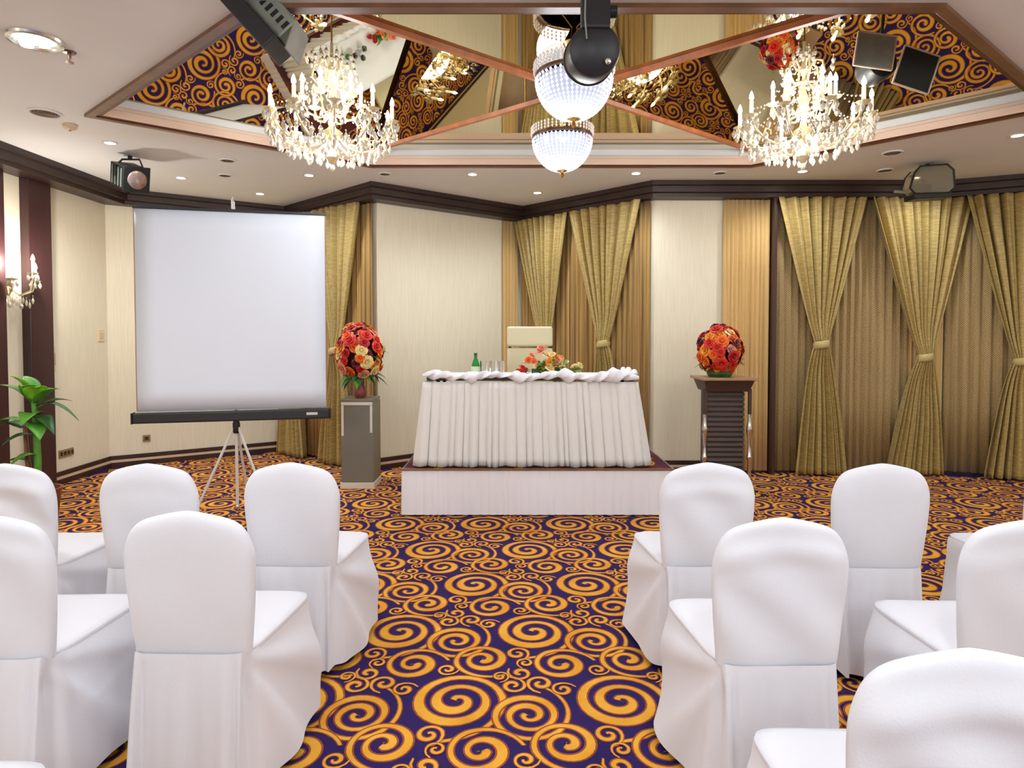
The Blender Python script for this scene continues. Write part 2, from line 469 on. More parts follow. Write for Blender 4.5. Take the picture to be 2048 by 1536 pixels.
# ------------------------------------------------------------------ curtains
TOPZ = CZ-.17
def wall_pt(i, u, off):
    a, b = Vector(WALL[i]), Vector(WALL[i+1]); d = (b-a).normalized(); n = Vector((d.y, -d.x))
    return a+d*u+n*off, d, n
def sheer(i, u0, u1, off, label, m_, folds, amp=.016, z0=.03, grp='sheers behind the tied curtains', seed=1):
    rr = random.Random(seed); ph = [rr.uniform(0, 6.3) for _ in range(4)]
    W = u1-u0; p0, d, n = wall_pt(i, u0, off)
    def fn(u, v):
        s = u*W
        f = math.sin(2*PI*folds*u+ph[0]+.8*math.sin(2*PI*u*2.3+ph[1]))+.35*math.sin(2*PI*folds*2.1*u+ph[2])
        q = p0+d*s+n*(amp*f)
        return (q.x, q.y, z0+(TOPZ-z0)*v)
    o = MB().grid(fn, int(folds*10), 4, uv=lambda u, v: (u*W, v*(TOPZ-z0))).build('sheer_curtain', m_, solid=.003)
    return tag(o, label, 'curtain', grp)
def drape(i, uc, wt, wb, ztie, label, nf=8, shift=0, off=.158, z0=.02, wtie=.13, bsh=0, seed=1, grp='gold curtains tied in the middle'):
    rr = random.Random(seed); ph = [rr.uniform(0, 6.3) for _ in range(6)]
    p0, d, n = wall_pt(i, uc, off)
    t = thing('curtain', label, 'curtain', (p0.x, p0.y, z0), 0, grp)
    o0 = Vector((p0.x, p0.y, z0))
    def fold(s):
        a = PI*nf*.86*s+ph[0]+1.7*math.sin(2.2*s+ph[1])+1.1*math.sin(5*s+ph[4])+.5*math.sin(11*s+ph[3]); return (2*abs(math.sin(a*.5))**.65-1)*(.85+.3*math.sin(4*s+ph[5]))+.22*math.sin(1.7*a+ph[2])
    def fn(u, v):
        z = z0+(TOPZ-z0)*v; s = 2*u-1
        if z > ztie:
            k = (z-ztie)/(TOPZ-ztie); w = wtie+(wt-wtie)*(k**.92); c = shift*(1-k)
            A = .016+.034*min(1, k*1.5)
        else:
            k = (ztie-z)/(ztie-z0); w = wtie+(wb-wtie)*(k**.62); c = shift*(1-k)+bsh*k
            A = .016+.042*min(1, k*1.8)
        near = math.exp(-((z-ztie)/.18)**2)
        dep = A*fold(s)+near*.05*math.sqrt(max(0, 1-s*s))
        # edges roll a little forward
        dep += .02*(abs(s)**8)
        q = p0+d*(c+s*w/2)+n*dep
        return Vector((q.x, q.y, z))-o0
    MB().grid(fn, 170, 60, uv=lambda u, v: (u*wt*1.3, v*2.9)).build('drape_panel', M['curtain'], t, solid=.004)
    def band(u, v):
        a = 2*PI*u; z = ztie-.035+.075*v
        bul = 1+.12*math.sin(PI*v)
        q = p0+d*(shift+math.cos(a)*(wtie/2+.006)*bul)+n*(.025+math.sin(a)*.062*bul)
        return Vector((q.x, q.y, z+.012*math.cos(a)))-o0
    MB().grid(band, 28, 6, closed=True).build('tieback', M['band'], t, solid=.004)
    return t
def U(i, X=None, Y=None):
    a, b = Vector(WALL[i]), Vector(WALL[i+1]); L = (b-a).length
    return (X-a.x)/(b.x-a.x)*L if X is not None else (Y-a.y)/(b.y-a.y)*L
def ulen(i): return (Vector(WALL[i+1])-Vector(WALL[i])).length
# bay on the left (wall 2)
sheer(2, .05, ulen(2)-.02, .052, 'brown striped sheer behind the projection screen and the grey flower pedestal', M['sheers'], 22, seed=3)
drape(2, 1.30, .86, .62, 1.30, 'gold tied curtain between the projection screen and the cream wall, behind the tall flowers', 7, .02, bsh=-.03, seed=4)
drape(2, .44, .70, .58, 1.30, 'gold tied curtain mostly hidden behind the projection screen, its hem below the screen', 7, seed=5)
# bay in the centre (wall 4)
L4 = ulen(4)
sheer(4, .03, L4-.03, .052, 'golden brown sheer in the centre bay behind the head table', M['sheers'], 26, seed=6)
p, d_, n_ = wall_pt(3, ulen(3)-.16, .03)
sheer(3, ulen(3)-.34, ulen(3)-.10, .03, 'narrow golden sheer on the cream wall just left of the centre bay', M['sheerg'], 5, amp=.01, seed=7)
drape(4, .47, .86, .60, 1.32, 'gold tied curtain in the centre bay, behind the cream high-back chair', 8, .08, seed=8)
drape(4, 1.41, .98, .55, 1.38, 'gold tied curtain in the centre bay, beside the right end of the head table', 9, .02, bsh=.05, seed=9)
# right window wall (wall 5)
sheer(5, U(5, 2.25), U(5, 2.74), .052, 'plain golden sheer panel behind the lectern', M['sheerg'], 9, amp=.01, seed=10)
sheer(5, U(5, 2.80), U(5, 4.22), .052, 'brown dotted sheer behind the two tied curtains of the window wall', M['sheerb'], 17, seed=11)
sheer(5, U(5, 4.22), U(5, 4.60), .052, 'plain golden sheer strip between the second and third tied curtains right of the lectern', M['sheerg'], 7, amp=.01, seed=12)
sheer(6, .02, 1.2, .052, 'brown dotted sheer at the far right edge of the window wall', M['sheerb'], 12, seed=13)
struct(MB().box((2.765, 6.60, 1.47), (.035, .14, 2.92)).build('trim_16', M['dark']))
drape(5, U(5, 3.24), .94, .56, 1.385, 'gold tied curtain nearest to the lectern on the right window wall', 9, .0, bsh=.02, seed=14)
drape(5, U(5, 4.27), 1.06, .60, 1.25, 'widest gold tied curtain, below the clear lamp head hanging at right', 10, .06, bsh=-.02, seed=15)
drape(6, .66, 1.0, .62, 1.22, 'gold tied curtain cut off by the right edge of the picture', 9, .0, seed=16)

# ------------------------------------------------------------------ stage, table
t = thing('stage_platform', 'low stage platform with carpet top and white gathered front skirt', 'stage', (.215, 5.68, 0))
PX0, PX1, PY0, PY1 = -.90, 1.33, 5.06, 6.28
oo = Vector((.215, 5.68, 0))
m = MB(); m.cur = 0
m.box((0,0,.19), (PX1-PX0, PY1-PY0-.02, .38))
m2 = MB()
carpet(m2, lambda x, y, r: PX0+r*1.05 < x < PX1-r*1.05 and PY0+r*1.05 < y < PY1-r*1.05, .381, PX0, PX1, PY0, PY1)
m2.v = [tuple(Vector(v)-oo) for v in m2.v]
o0_ = len(m.v); m.v += m2.v; m.f += [tuple(i+o0_ for i in f) for f in m2.f]; m.m += m2.m; m.sm += m2.sm
m.build('deck', [M['deck'], M['orange'], M['edge']], t, angle=180)
def pleat_curve(n, seed, sharp=.7):
    rr = random.Random(seed); w = [rr.uniform(.6, 1.4) for _ in range(n)]; S = sum(w); e = [0]
    for q in w: e.append(e[-1]+q/S)
    hs = [rr.uniform(.55, 1.2) for _ in range(n)]
    def f(u):
        for k in range(n):
            if u <= e[k+1] or k == n-1:
                x = (u-e[k])/(e[k+1]-e[k]); return hs[k]*(math.sin(PI*min(1, max(0, x)))**sharp)
    return f
pf = pleat_curve(64, 2, .9)
def stage_skirt(u, v):
    # left side, front, right side
    L1, L2 = 1.1, PX1-PX0; s = u*(2*L1+L2); z = .012+v*(.385-.012)
    d = .004+.011*pf(u)*(1-.45*v)
    if s < L1: p = Vector((PX0-d, PY0+L1-s, z))
    elif s < L1+L2: p = Vector((PX0+s-L1, PY0-d, z))
    else: p = Vector((PX1+d, PY0+s-L1-L2, z))
    return p-oo
MB().grid(stage_skirt, 640, 6).build('stage_skirt', M['satin'], t)
m = MB(); m.cur = 0
m.box((0, PY0-oo.y-.004, .385), (PX1-PX0+.02, .03, .012)); m.build('edge_strip', M['wood'], t)

SZ = .385
t = thing('banquet_table', 'folding head table on the stage, hidden under a white pleated cloth', 'table', (.155, 5.48, SZ))
MB().box((0,0,.735), (1.74, .60, .03)).build('tabletop', M['black'], t, bevel=.004)
for sx in (-.78, .78):
    for sy in (-.24, .24):
        MB().tube([(sx,sy,0),(sx,sy,.72)], .016).build('leg', M['blackm'], t)
t = thing('tablecloth', 'white pleated tablecloth with ruffled satin swag on the head table', 'tablecloth', (.155, 5.48, SZ))
pf2 = pleat_curve(44, 5, .45)
def tskirt(u, v):
    W, D = 1.765, .62; L = 2*D+W; s = u*L; z = .012+(1-v)*(.712-.012)*1.0
    fl_ = 1-(z/.712)      # flare to the floor
    d = .002+.046*pf2(u)*(.35+.65*fl_)+.018*fl_
    x0, x1 = -W/2-.045*fl_, W/2+.075*fl_
    if s < D: p = Vector((x0-d, D/2-s, z))
    elif s < D+W:
        k = (s-D)/W; p = Vector((x0+(x1-x0)*k, -D/2-d, z))
    else: p = Vector((x1+d, -D/2+s-D-W, z))
    # bottom hem is uneven
    if v > .99: p.z += .006*math.sin(u*90)
    return p
MB().grid(tskirt, 720, 12).build('pleated_skirt', M['linen'], t, solid=.002)
MB().grid(lambda u, v: ((u-.5)*1.75, (v-.5)*.61, .7525+.004*math.sin(u*17+v*9)*math.sin(v*13)), 40, 14).build('top_cover', M['satin'], t, solid=.003)
def swag(u, v):
    # gathered roll along the front edge, fatter to the right end and round the corner
    L = 1.80; x = -.9+L*u; a = 2*PI*v
    big = .026+.010*math.sin(u*31)+.008*math.sin(u*57+1)+.006*math.sin(u*140+a*3)+.022*max(0, u-.62)/.38+.008*math.sin(u*83+a*2)
    big *= min(1, u*14+.25)*min(1, (1-u)*14+.25)
    drop = .012*math.sin(u*22+.5)-.008*max(0, u-.6)/.4
    return (x, -.315+math.cos(a)*(big*.75+.012)-.006, .762+drop+math.sin(a)*big*1.05+.012*math.sin(a*3+u*70)*.5)
MB().grid(swag, 200, 18, closed=False).build('swag', M['satin'], t)
def swag2(u, v):
    y = -.30+.56*u; a = 2*PI*v; big = .032+.010*math.sin(u*13+a)+.006*math.sin(u*27)
    big *= min(1, u*8+.4)*min(1, (1-u)*8+.3)
    return (.87+math.cos(a)*big*.8, y, .765+math.sin(a)*big+.01*math.sin(u*15))
MB().grid(swag2, 70, 16).build('swag', M['satin'], t)

# high-back chair behind the table
t = thing('conference_chair', 'cream upholstered high-back chair standing behind the head table', 'chair', (.178, 6.02, SZ), PI)
MB().box((0,0,.45), (.50,.46,.09)).build('seat', M['uphol'], t, bevel=.03)
MB().box((0,-.19,1.085), (.455,.07,.20), (R(6),0,0)).build('headrest', M['uphol'], t, bevel=.02)
MB().box((0,-.175,.765), (.455,.08,.41), (R(5),0,0)).build('backrest', M['uphol'], t, bevel=.02)
for sx in (-.2, .2):
    MB().tube([(sx,-.20,.40),(sx,-.21,.8),(sx,-.235,1.15)], .014).build('back_post', M['blackm'], t)
    for sy in (-.18, .18): MB().tube([(sx,sy,0),(sx,sy,.42)], .016).build('leg', M['blackm'], t)

# ------------------------------------------------------------------ flowers
def rose_mesh():
    m = MB()
    for ring_, (n, r, h, tilt) in enumerate(((3,.30,.62,.15),(5,.62,.55,.45),(6,.95,.35,.95))):
        for k in range(n):
            a0 = 2*PI*(k+.37*ring_)/n; wd = 2*PI/n*.66
            def fn(u, v, a0=a0, wd=wd, r=r, h=h, tilt=tilt):
                a = a0+(u-.5)*2*wd*(.55+.45*math.sin(PI*min(1, v*.8+.15)))
                rr_ = .12+(r-.12)*(v**(.6 if tilt < .5 else .9))+.06*tilt*v*v
                z = h*math.sin(v*PI*.5)-.25*tilt*v*v*v+.05*math.cos((u-.5)*6)*v
                return (rr_*math.cos(a), rr_*math.sin(a), z)
            m.grid(fn, 4, 4)
    m.lathe([(.0,-.08),(.2,0),(.26,.25),(.12,.5),(0,.55)], n=8)
    return m.mesh('blossom', M['p_red'], angle=180)
ROSE = rose_mesh()
def leaf(m, base, direc, length, width, droop=.3, n=6, fold=.15):
    d = Vector(direc).normalized(); side = d.cross(Vector((0,0,1)))
    if side.length < .05: side = Vector((1,0,0))
    side.normalize(); up = side.cross(d)
    b = Vector(base)
    def fn(u, v):
        w = width*math.sin(PI*min(1, (v*.95+.04))**.72)*(u-.5)
        p = b+d*(length*v)+side*w+up*(abs(u-.5)*2*fold*width*math.sin(PI*v))
        p.z -= droop*length*v*v
        return p
    m.grid(fn, 4, n)
def bouquet(t, cz, rx, rz, nfl, cols, seed, size=(.032,.048), zlow=-.75, leaves=26, tall=0, lmats=('leaf','leafd')):
    rr = random.Random(seed); k = 0; pts = []
    ga = PI*(3-math.sqrt(5))
    for i in range(nfl):
        f = (i+.5)/nfl; z = 1-f*(1-zlow); a = i*ga+rr.uniform(-.25,.25); r = math.sqrt(max(0, 1-z*z))
        j = rr.uniform(.86, 1.04)
        nrm = Vector((r*math.cos(a), r*math.sin(a), z*.9+.1)).normalized()
        pos = Vector((r*math.cos(a)*rx*j, r*math.sin(a)*rx*j, cz+z*rz*j+tall*max(0, z-.8)))
        o = inst('blossom', ROSE, t, M['p_'+cols[rr.choices(range(len(cols)), weights=range(len(cols), 0, -1))[0]]])
        s = rr.uniform(*size); o.scale = (s, s, s*.9); o.location = pos
        o.rotation_euler = nrm.to_track_quat('Z', 'Y').to_euler()
    core = MB(); core.lathe([(0,cz-rz*.74)]+[(rx*.70*math.cos(q), cz+rz*.74*math.sin(q)) for q in [R(a) for a in range(-75, 90, 15)]]+[(0,cz+rz*.74)], n=20); core.build('dark_core', M['core'], t)  # dark red-brown core closes the gaps between the blossoms
    m = MB()
    for i in range(leaves):
        a = rr.uniform(0, 2*PI); z = rr.uniform(-1, .7); r = math.sqrt(1-min(1, z*z))*.9
        b = Vector((r*math.cos(a)*rx*.75, r*math.sin(a)*rx*.75, cz+z*rz*.8))
        m.cur = rr.randint(0, 1)
        leaf(m, b, (math.cos(a), math.sin(a), rr.uniform(-.5,.7)), rr.uniform(.09,.15), rr.uniform(.03,.05), .3)
    return m, rr
# tall arrangement on the pedestal
t = thing('pedestal', 'grey square pedestal with white edging, under the tall flower arrangement', 'pedestal', (-1.495, 6.11, 0))
MB().box((0,0,.455), (.31,.31,.79)).build('body', M['pedestal'], t, bevel=.003)
MB().box((0,0,.03), (.33,.33,.06)).build('base', M['tape'], t, bevel=.004)
MB().box((0,0,.86), (.315,.315,.02)).build('top', M['pedside'], t, bevel=.003)
m = MB(); m.box((0,-.158,.825), (.30,.008,.028)); m.box((-.138,-.158,.665), (.022,.008,.30)); m.box((.138,-.158,.68), (.022,.008,.27))
m.build('white_edging', M['tape'], t)
MB().box((.158,0,.45), (.006,.30,.76)).build('side_panel', M['pedside'], t)
t = thing('flower_arrangement', 'tall red and orange flower arrangement in a small red vase on the grey pedestal', 'flowers', (-1.495, 6.09, .871))
MB().lathe([(.045,0),(.06,.02),(.065,.06),(.05,.10),(.04,.13),(.05,.15)], n=20).build('vase', M['vase'], t)
m, rr = bouquet(t, .44, .215, .27, 90, ['red','orange','crimson','amber','cream','purple','pink'], 11, (.046,.070), zlow=-.80, leaves=20, tall=.06)
for i in range(24):
    a = i*2.4; m.cur = i % 2; q = rr.uniform(.03,.12); leaf(m, (q*math.cos(a), q*math.sin(a), rr.uniform(.20,.30)), (math.cos(a), math.sin(a), rr.uniform(-.9,.1)), rr.uniform(.10,.17), .07, .35)
for i in range(14):
    a = rr.uniform(0, 6.3); m.tube([(.02*math.cos(a),.02*math.sin(a),.10),(.08*math.cos(a),.08*math.sin(a),.35)], .004, 5)
m.build('foliage', [M['leaf'], M['leafd']], t, angle=180)
# lectern
t = thing('lectern', 'dark slatted wooden lectern with chrome posts and flowers on its top', 'lectern', (2.03, 5.95, 0))
MB().box((0,0,1.075), (.52,.42,.026)).build('top', M['podtop'], t, bevel=.005)
m = MB()
m.add([(-.235,-.18,1.063),(.235,-.18,1.063),(.235,.18,1.063),(-.235,.18,1.063),(-.20,-.14,.955),(.20,-.14,.955),(.20,.14,.955),(-.20,.14,.955)],
      [(0,3,2,1),(4,5,6,7),(0,1,5,4),(1,2,6,5),(2,3,7,6),(3,0,4,7)], False); m.build('top_box', M['podium'], t)
m = MB(); m.box((0,.03,.50), (.345,.20,.93))
for k in range(19): m.box((0,-.078,.06+k*.048), (.352,.022,.030), (R(-14),0,0))
m.build('slatted_body', M['podium'], t, bevel=.002)
MB().box((0,.0,.02), (.50,.40,.04)).build('base', M['podium'], t, bevel=.005)
for sx in (-.212, .212):
    MB().lathe([(.024,.04),(.028,.08),(.018,.12),(.018,.30),(.026,.32),(.026,.34),(.018,.36),(.016,.50),(.026,.56),(.030,.60),(.022,.64),(.017,.68),(.017,.74)], (sx,-.12,0), 16).build('post', M['chrome'], t)
    MB().box((sx,-.12,.86), (.03,.03,.24)).build('bracket', M['podium'], t, bevel=.003)
t = thing('flower_arrangement', 'round dome of red and orange flowers on the dark lectern', 'flowers', (1.985, 5.92, 1.0885))
MB().lathe([(.10,0),(.12,.03),(.11,.06)], n=20).build('bowl', M['leafd'], t)
m, rr = bouquet(t, .252, .195, .232, 88, ['red','orange','crimson','amber','purple','pink','cream'], 21, (.044,.066), zlow=-.86, leaves=26)
m.build('foliage', [M['leafd'], M['leaf']], t, angle=180)
# table arrangement
t = thing('flower_arrangement', 'low spray of peach, cream and red flowers lying on the head table', 'flowers', (.30, 5.33, SZ+.757))
MB().box((0,.02,.03), (.26,.07,.05)).build('holder', M['leafd'], t, bevel=.01)
rr = random.Random(31); m = MB()
spots = [(-.22,.02,'crimson'),(-.20,-.0,'red'),(-.17,-.02,'crimson'),(-.19,.05,'red'),(-.145,.11,'orange'),(-.12,.14,'salmon'),(-.10,.10,'salmon'),(-.05,.17,'pink'),(-.04,.19,'salmon'),(.0,.14,'cream'),(.02,.10,'amber'),(.04,.15,'cream'),(.07,.13,'amber'),(.06,.07,'cream'),(.09,.10,'pink'),(.11,.12,'amber'),(.12,.06,'cream'),(.02,.05,'cream'),(-.03,.06,'amber'),(.15,.09,'cream'),(.08,.03,'pink'),(-.07,.07,'cream'),(.22,.06,'cream'),(.26,.07,'cream')]
for x, z, c in spots:
    o = inst('blossom', ROSE, t, M['p_'+c]); s = rr.uniform(.032,.046); o.scale = (s,s,s)
    o.location = (x*1.1, rr.uniform(-.05,.05), max(.035, z*1.2)); o.rotation_euler = (R(rr.uniform(20,70)), 0, R(rr.uniform(-60,60)))
for i in range(60):
    x = rr.uniform(-.2,.24); m.cur = rr.choice((0,0,1,2)); a = rr.uniform(0, 6.3)
    leaf(m, (x*.8, rr.uniform(-.04,.04), rr.uniform(.02,.10)), (math.cos(a)+x*4, math.sin(a)*.7, rr.uniform(-.1,1)), rr.uniform(.06,.12), .03, .25)
for i in range(14):
    m.cur = 2; leaf(m, (.16+rr.uniform(0,.08), rr.uniform(-.03,.03), .04), (1, rr.uniform(-.6,.6), rr.uniform(.0,.8)), rr.uniform(.08,.13), .035, .2)
m.build('foliage', [M['leaf'], M['leafd'], M['leafy']], t, angle=180)
# bottle and glasses
t = thing('water_bottle', 'small green glass water bottle standing on the head table', 'bottle', (-.315, 5.36, SZ+.757))
MB().lathe([(.028,0),(.034,.008),(.036,.05),(.035,.085),(.022,.125),(.012,.15),(.012,.175),(.0,.175)], n=24).build('body', M['green'], t)
MB().lathe([(.0365,.03),(.0367,.075)], n=24).build('label', M['label'], t)
MB().lathe([(.0145,.165),(.0145,.19),(0,.19)], n=16).build('cap', M['leafd'], t)
def tumbler(x, y, label):
    o = MB().lathe([(.0,.004),(.028,.004),(.034,.12),(.036,.12),(.030,0),(.0,0)], n=24).build('drinking_glass', M['glass'])
    o.location = (x, y, SZ+.757); return tag(o, label, 'glass', 'clear glasses on the head table')
tumbler(-.245, 5.38, 'clear tumbler beside the green bottle on the head table')
tumbler(-.10, 5.36, 'clear tumbler nearest to the cream high-back chair on the head table')
tumbler(-.165, 5.44, 'clear tumbler standing between the other two glasses on the head table')

# ------------------------------------------------------------------ projection screen
sc_c = Vector((-2.315, 5.16, 0)); ang = math.atan2(.32, 1.43)
t = thing('projection_screen', 'white tripod projection screen with black case, beside the left wall', 'screen', sc_c, ang)
SW = 1.465
MB().grid(lambda u, v: ((u-.5)*SW, .004*math.sin(PI*u), .865+v*1.645), 10, 10).build('screen_fabric', M['screen'], t, solid=.002)
MB().box((0,0,2.516), (SW+.02,.022,.022)).build('top_slat', M['black'], t, bevel=.004)
for sx in (-.737, .737): MB().box((sx,.004,1.69), (.008,.006,1.64)).build('side_edging', M['podtop'], t)
MB().box((0,.0,.815), (SW+.06,.075,.085)).build('case', M['black'], t, bevel=.012)
for sx in (-1, 1): MB().box((sx*(SW/2+.034),0,.815), (.012,.08,.09)).build('end_cap', M['blackm'], t, bevel=.003)
MB().box((.62,-.039,.82), (.09,.003,.022)).build('badge', M['whitemetal'], t)
MB().tube([(0,.055,.04),(0,.055,2.60)], .013, 12).build('post', M['whitemetal'], t)
MB().tube([(0,.055,2.60),(0,.02,2.63),(0,-.01,2.60),(0,-.01,2.53)], .006, 8).build('hook', M['whitemetal'], t)
MB().lathe([(.022,.66),(.03,.68),(.03,.74),(.022,.77)], (0,.055,0), 14).build('collar', M['blackm'], t)
for a in (200, 330, 85):
    ca, sa = math.cos(R(a)), math.sin(R(a))
    lg = MB().tube([(.02*ca,.055+.02*sa,.71),(.33*ca,.055+.33*sa,.012)], .011, 8).build('leg', M['whitemetal'], t)
    MB().lathe([(.016,0),(.018,.02),(.012,.04)], (.335*ca,.055+.335*sa,0), 10).build('rubber_foot', M['blackm'], lg)
MB().lathe([(.02,.012),(.024,.03),(.018,.05)], (0,.055,0), 12).build('post_foot', M['chrome'], t)

# ------------------------------------------------------------------ chairs
def chair_meshes(seed, wr):
    rr = random.Random(seed); ph = [rr.uniform(0, 6.3) for _ in range(12)]
    def hw(z): 
        k = (z-.46)/.48
        return .186+.026*math.sin(min(1, max(0, k))*PI*.62)
    def topz(s): return .94-.048*abs(s)**1.35-.10*abs(s)**9
    def wrinkle(x, z):
        k = max(0, (z-.47)/.47)
        g = .35*math.sin(9*x+7*z*2+ph[0]+1.5*math.sin(4*x+ph[1]))*math.exp(-((z-.58)/.16)**2)
        dgn = math.sin(30*(x*.75+ (z-.47)*.55)+ph[2]+1.2*math.sin(7*z+ph[3]))*math.exp(-((z-.62)/.2)**2)
        arch = math.sin(46*(z-.94+1.1*x*x)+ph[4])*math.exp(-((z-.85)/.07)**2)
        return .0035*g+wr*(.006*dgn+.004*arch)
    def back(sgn):
        def fn(u, v):
            s = -1+2*u; s = math.copysign(1-(1-abs(s))**1.5, s)       # denser near the sides
            tt = 1-(1-v)**1.35
            z = .472+(topz(s)-.472)*tt
            x = s*hw(min(z, .93))
            e = max(0, (1-abs(s)**7))**.5*max(0, 1-tt**12)**.5
            y = sgn*.034*e-(z-.47)*.07
            if sgn < 0: y -= wrinkle(x, z)*e
            return (x, -.205+y, z)
        return fn
    m = MB(); m.grid(back(-1), 44, 34); m.grid(back(1), 44, 34)
    mb = m.mesh('back_cover', M['white'], angle=180, weld=.0008)
    # skirt: runs round the chair, hanging from the waist seam
    per = [(-.186,-.242),(.186,-.242),(.232,.235),(-.232,.235)]
    seg = [math.dist(per[i], per[(i+1) % 4]) for i in range(4)]; PT = sum(seg)
    cl = pleat_curve(7, seed+3, 1.0)
    def skirt(u, v):
        s = u*PT; k = 0
        while s > seg[k] and k < 3: s -= seg[k]; k += 1
        q = s/seg[k]; a = Vector(per[k]); b = Vector(per[(k+1) % 4])
        p = a.lerp(b, q); d = (b-a).normalized(); n = Vector((d.y, -d.x))
        # rounded corners
        cx = Vector((0, 0)); rcor = .03*math.exp(-(min(q, 1-q)*seg[k]/.03)**1.5)
        p = p-(p-cx).normalized()*rcor*.6
        zt = .487 if k == 0 else .474
        z = zt+(.034-zt)*v
        out = .034*v**.8
        if k == 0:
            f = .011*v*math.sin(2*PI*2.5*q+ph[5])+.005*v*math.sin(2*PI*5*q+ph[6])
            e = min(q, 1-q); f += .022*v*math.exp(-(e/.07)**2)-.014*min(1, v*4)*math.exp(-((e-.10)/.035)**2)
            out += .012
        elif k in (1, 3):
            qq = q if k == 1 else 1-q            # 0 at the back corner
            f = .010*v*math.sin(2*PI*1.3*(qq-.35*v)+ph[7])*min(1, qq*5)
            # swags falling from the back corner towards the front foot
            rad_ = math.hypot(qq*.5, v*.44); fa = math.atan2(v*.44, qq*.5+.02); sw = math.sin(9.5*fa+ph[8]); f += .020*min(1, rad_*3.2)*(sw if sw > 0 else .5*sw)*math.sin(PI*min(1, max(0, (fa+.12)/1.5)))
            f -= .030*math.exp(-(qq/.06)**2)*min(1, v*5)
            out += .022*v*qq
        else:
            f = .014*v*math.sin(2*PI*3*q+ph[9]); out += .015*v
        p = p+n*(out+f)
        # scalloped hem
        if v > .9: z += .005*math.sin(2*PI*u*4+ph[10])*(v-.9)*10
        return (p.x, p.y, z)
    ms = MB().grid(skirt, 220, 26, closed=True).mesh('skirt', M['white'], angle=180)
    def seat(u, v):
        # superelliptic pad
        a = 2*PI*u; cs, sn = math.cos(a), math.sin(a)
        ex = .28
        X = math.copysign(abs(cs)**ex, cs); Y = math.copysign(abs(sn)**ex, sn)
        r = 1-(1-min(1, v*1.6))*1.0 if v < .625 else 1
        yy = Y*r
        w = .190+.046*(yy*.5+.5)
        x = X*r*w; y = .008+yy*.236
        if v < .625:
            z = .502-.020*r**5+.003*math.sin(22*x+ph[11])*math.sin(18*y)
        else:
            k = (v-.625)/.375; z = .482-.030*k; x *= 1+.012*math.sin(PI*k)-.05*k*k; y = .008+(y-.008)*(1+.01*math.sin(PI*k)-.04*k*k)
        return (x, y, z)
    mseat = MB().grid(seat, 72, 16, closed=True).mesh('seat_cover', M['white'], angle=180)
    return mb, ms, mseat
LEG = MB().tube([(0,0,0),(0,0,.44)], [.013,.015], 10).mesh('leg', M['leg'])
VAR = [chair_meshes(3, .4), chair_meshes(8, .15), chair_meshes(15, 1.8), chair_meshes(22, 1.1)]
GRP = 'white covered banquet chairs set in rows for the audience'
def banquet_chair(x, y, rz, var, label):
    # x, y: where the back stands; the seat reaches forward from it
    c = Vector((x, y, 0))+Matrix.Rotation(R(rz), 4, 'Z') @ Vector((0, .22, 0))
    t = thing('banquet_chair', label, 'chair', c, R(rz), GRP)
    mb, ms, mc = VAR[var]
    inst('back_cover', mb, t); inst('skirt', ms, t); inst('seat_cover', mc, t)
    for sx in (-.15, .15):
        for sy in (-.17, .18):
            l = inst('leg', LEG, t); l.location = (sx, sy, 0)
    return t
banquet_chair(-.962, 2.70, -1, 1, 'white covered chair on the aisle in front of the grey pedestal, left front row')
banquet_chair(-1.575, 2.68, 2, 0, 'white covered chair just left of the screen tripod, second from the aisle')
banquet_chair(-2.19, 2.68, 0, 2, 'white covered chair in front of the potted plant, left end of the front row')
banquet_chair(-1.028, 1.965, -1, 1, 'large white covered chair with smooth back, second row on the screen side of the aisle')
banquet_chair(-1.645, 1.93, 1, 3, 'white covered chair of the second row cut by the left edge of the picture')
banquet_chair(-1.31, .985, 0, 0, 'white covered chair of which only a sliver shows in the bottom left corner')
banquet_chair(.852, 2.70, 1, 3, 'white covered chair in front of the lectern, on the aisle in the front row')
banquet_chair(1.60, 2.68, -1, 1, 'smooth white covered chair in front of the tied curtain nearest the lectern')
banquet_chair(2.44, 2.68, 0, 0, 'white covered chair of the front row just showing at the right edge')
banquet_chair(.825, 1.895, 1, 2, 'white covered chair with diagonal creases in the second row, right of the aisle')
banquet_chair(1.575, 1.875, -2, 3, 'white covered chair with creased back in the second row, cut by the right edge')
banquet_chair(.82, 1.105, -2, 2, 'nearest white covered chair, only its back top filling the bottom right corner')

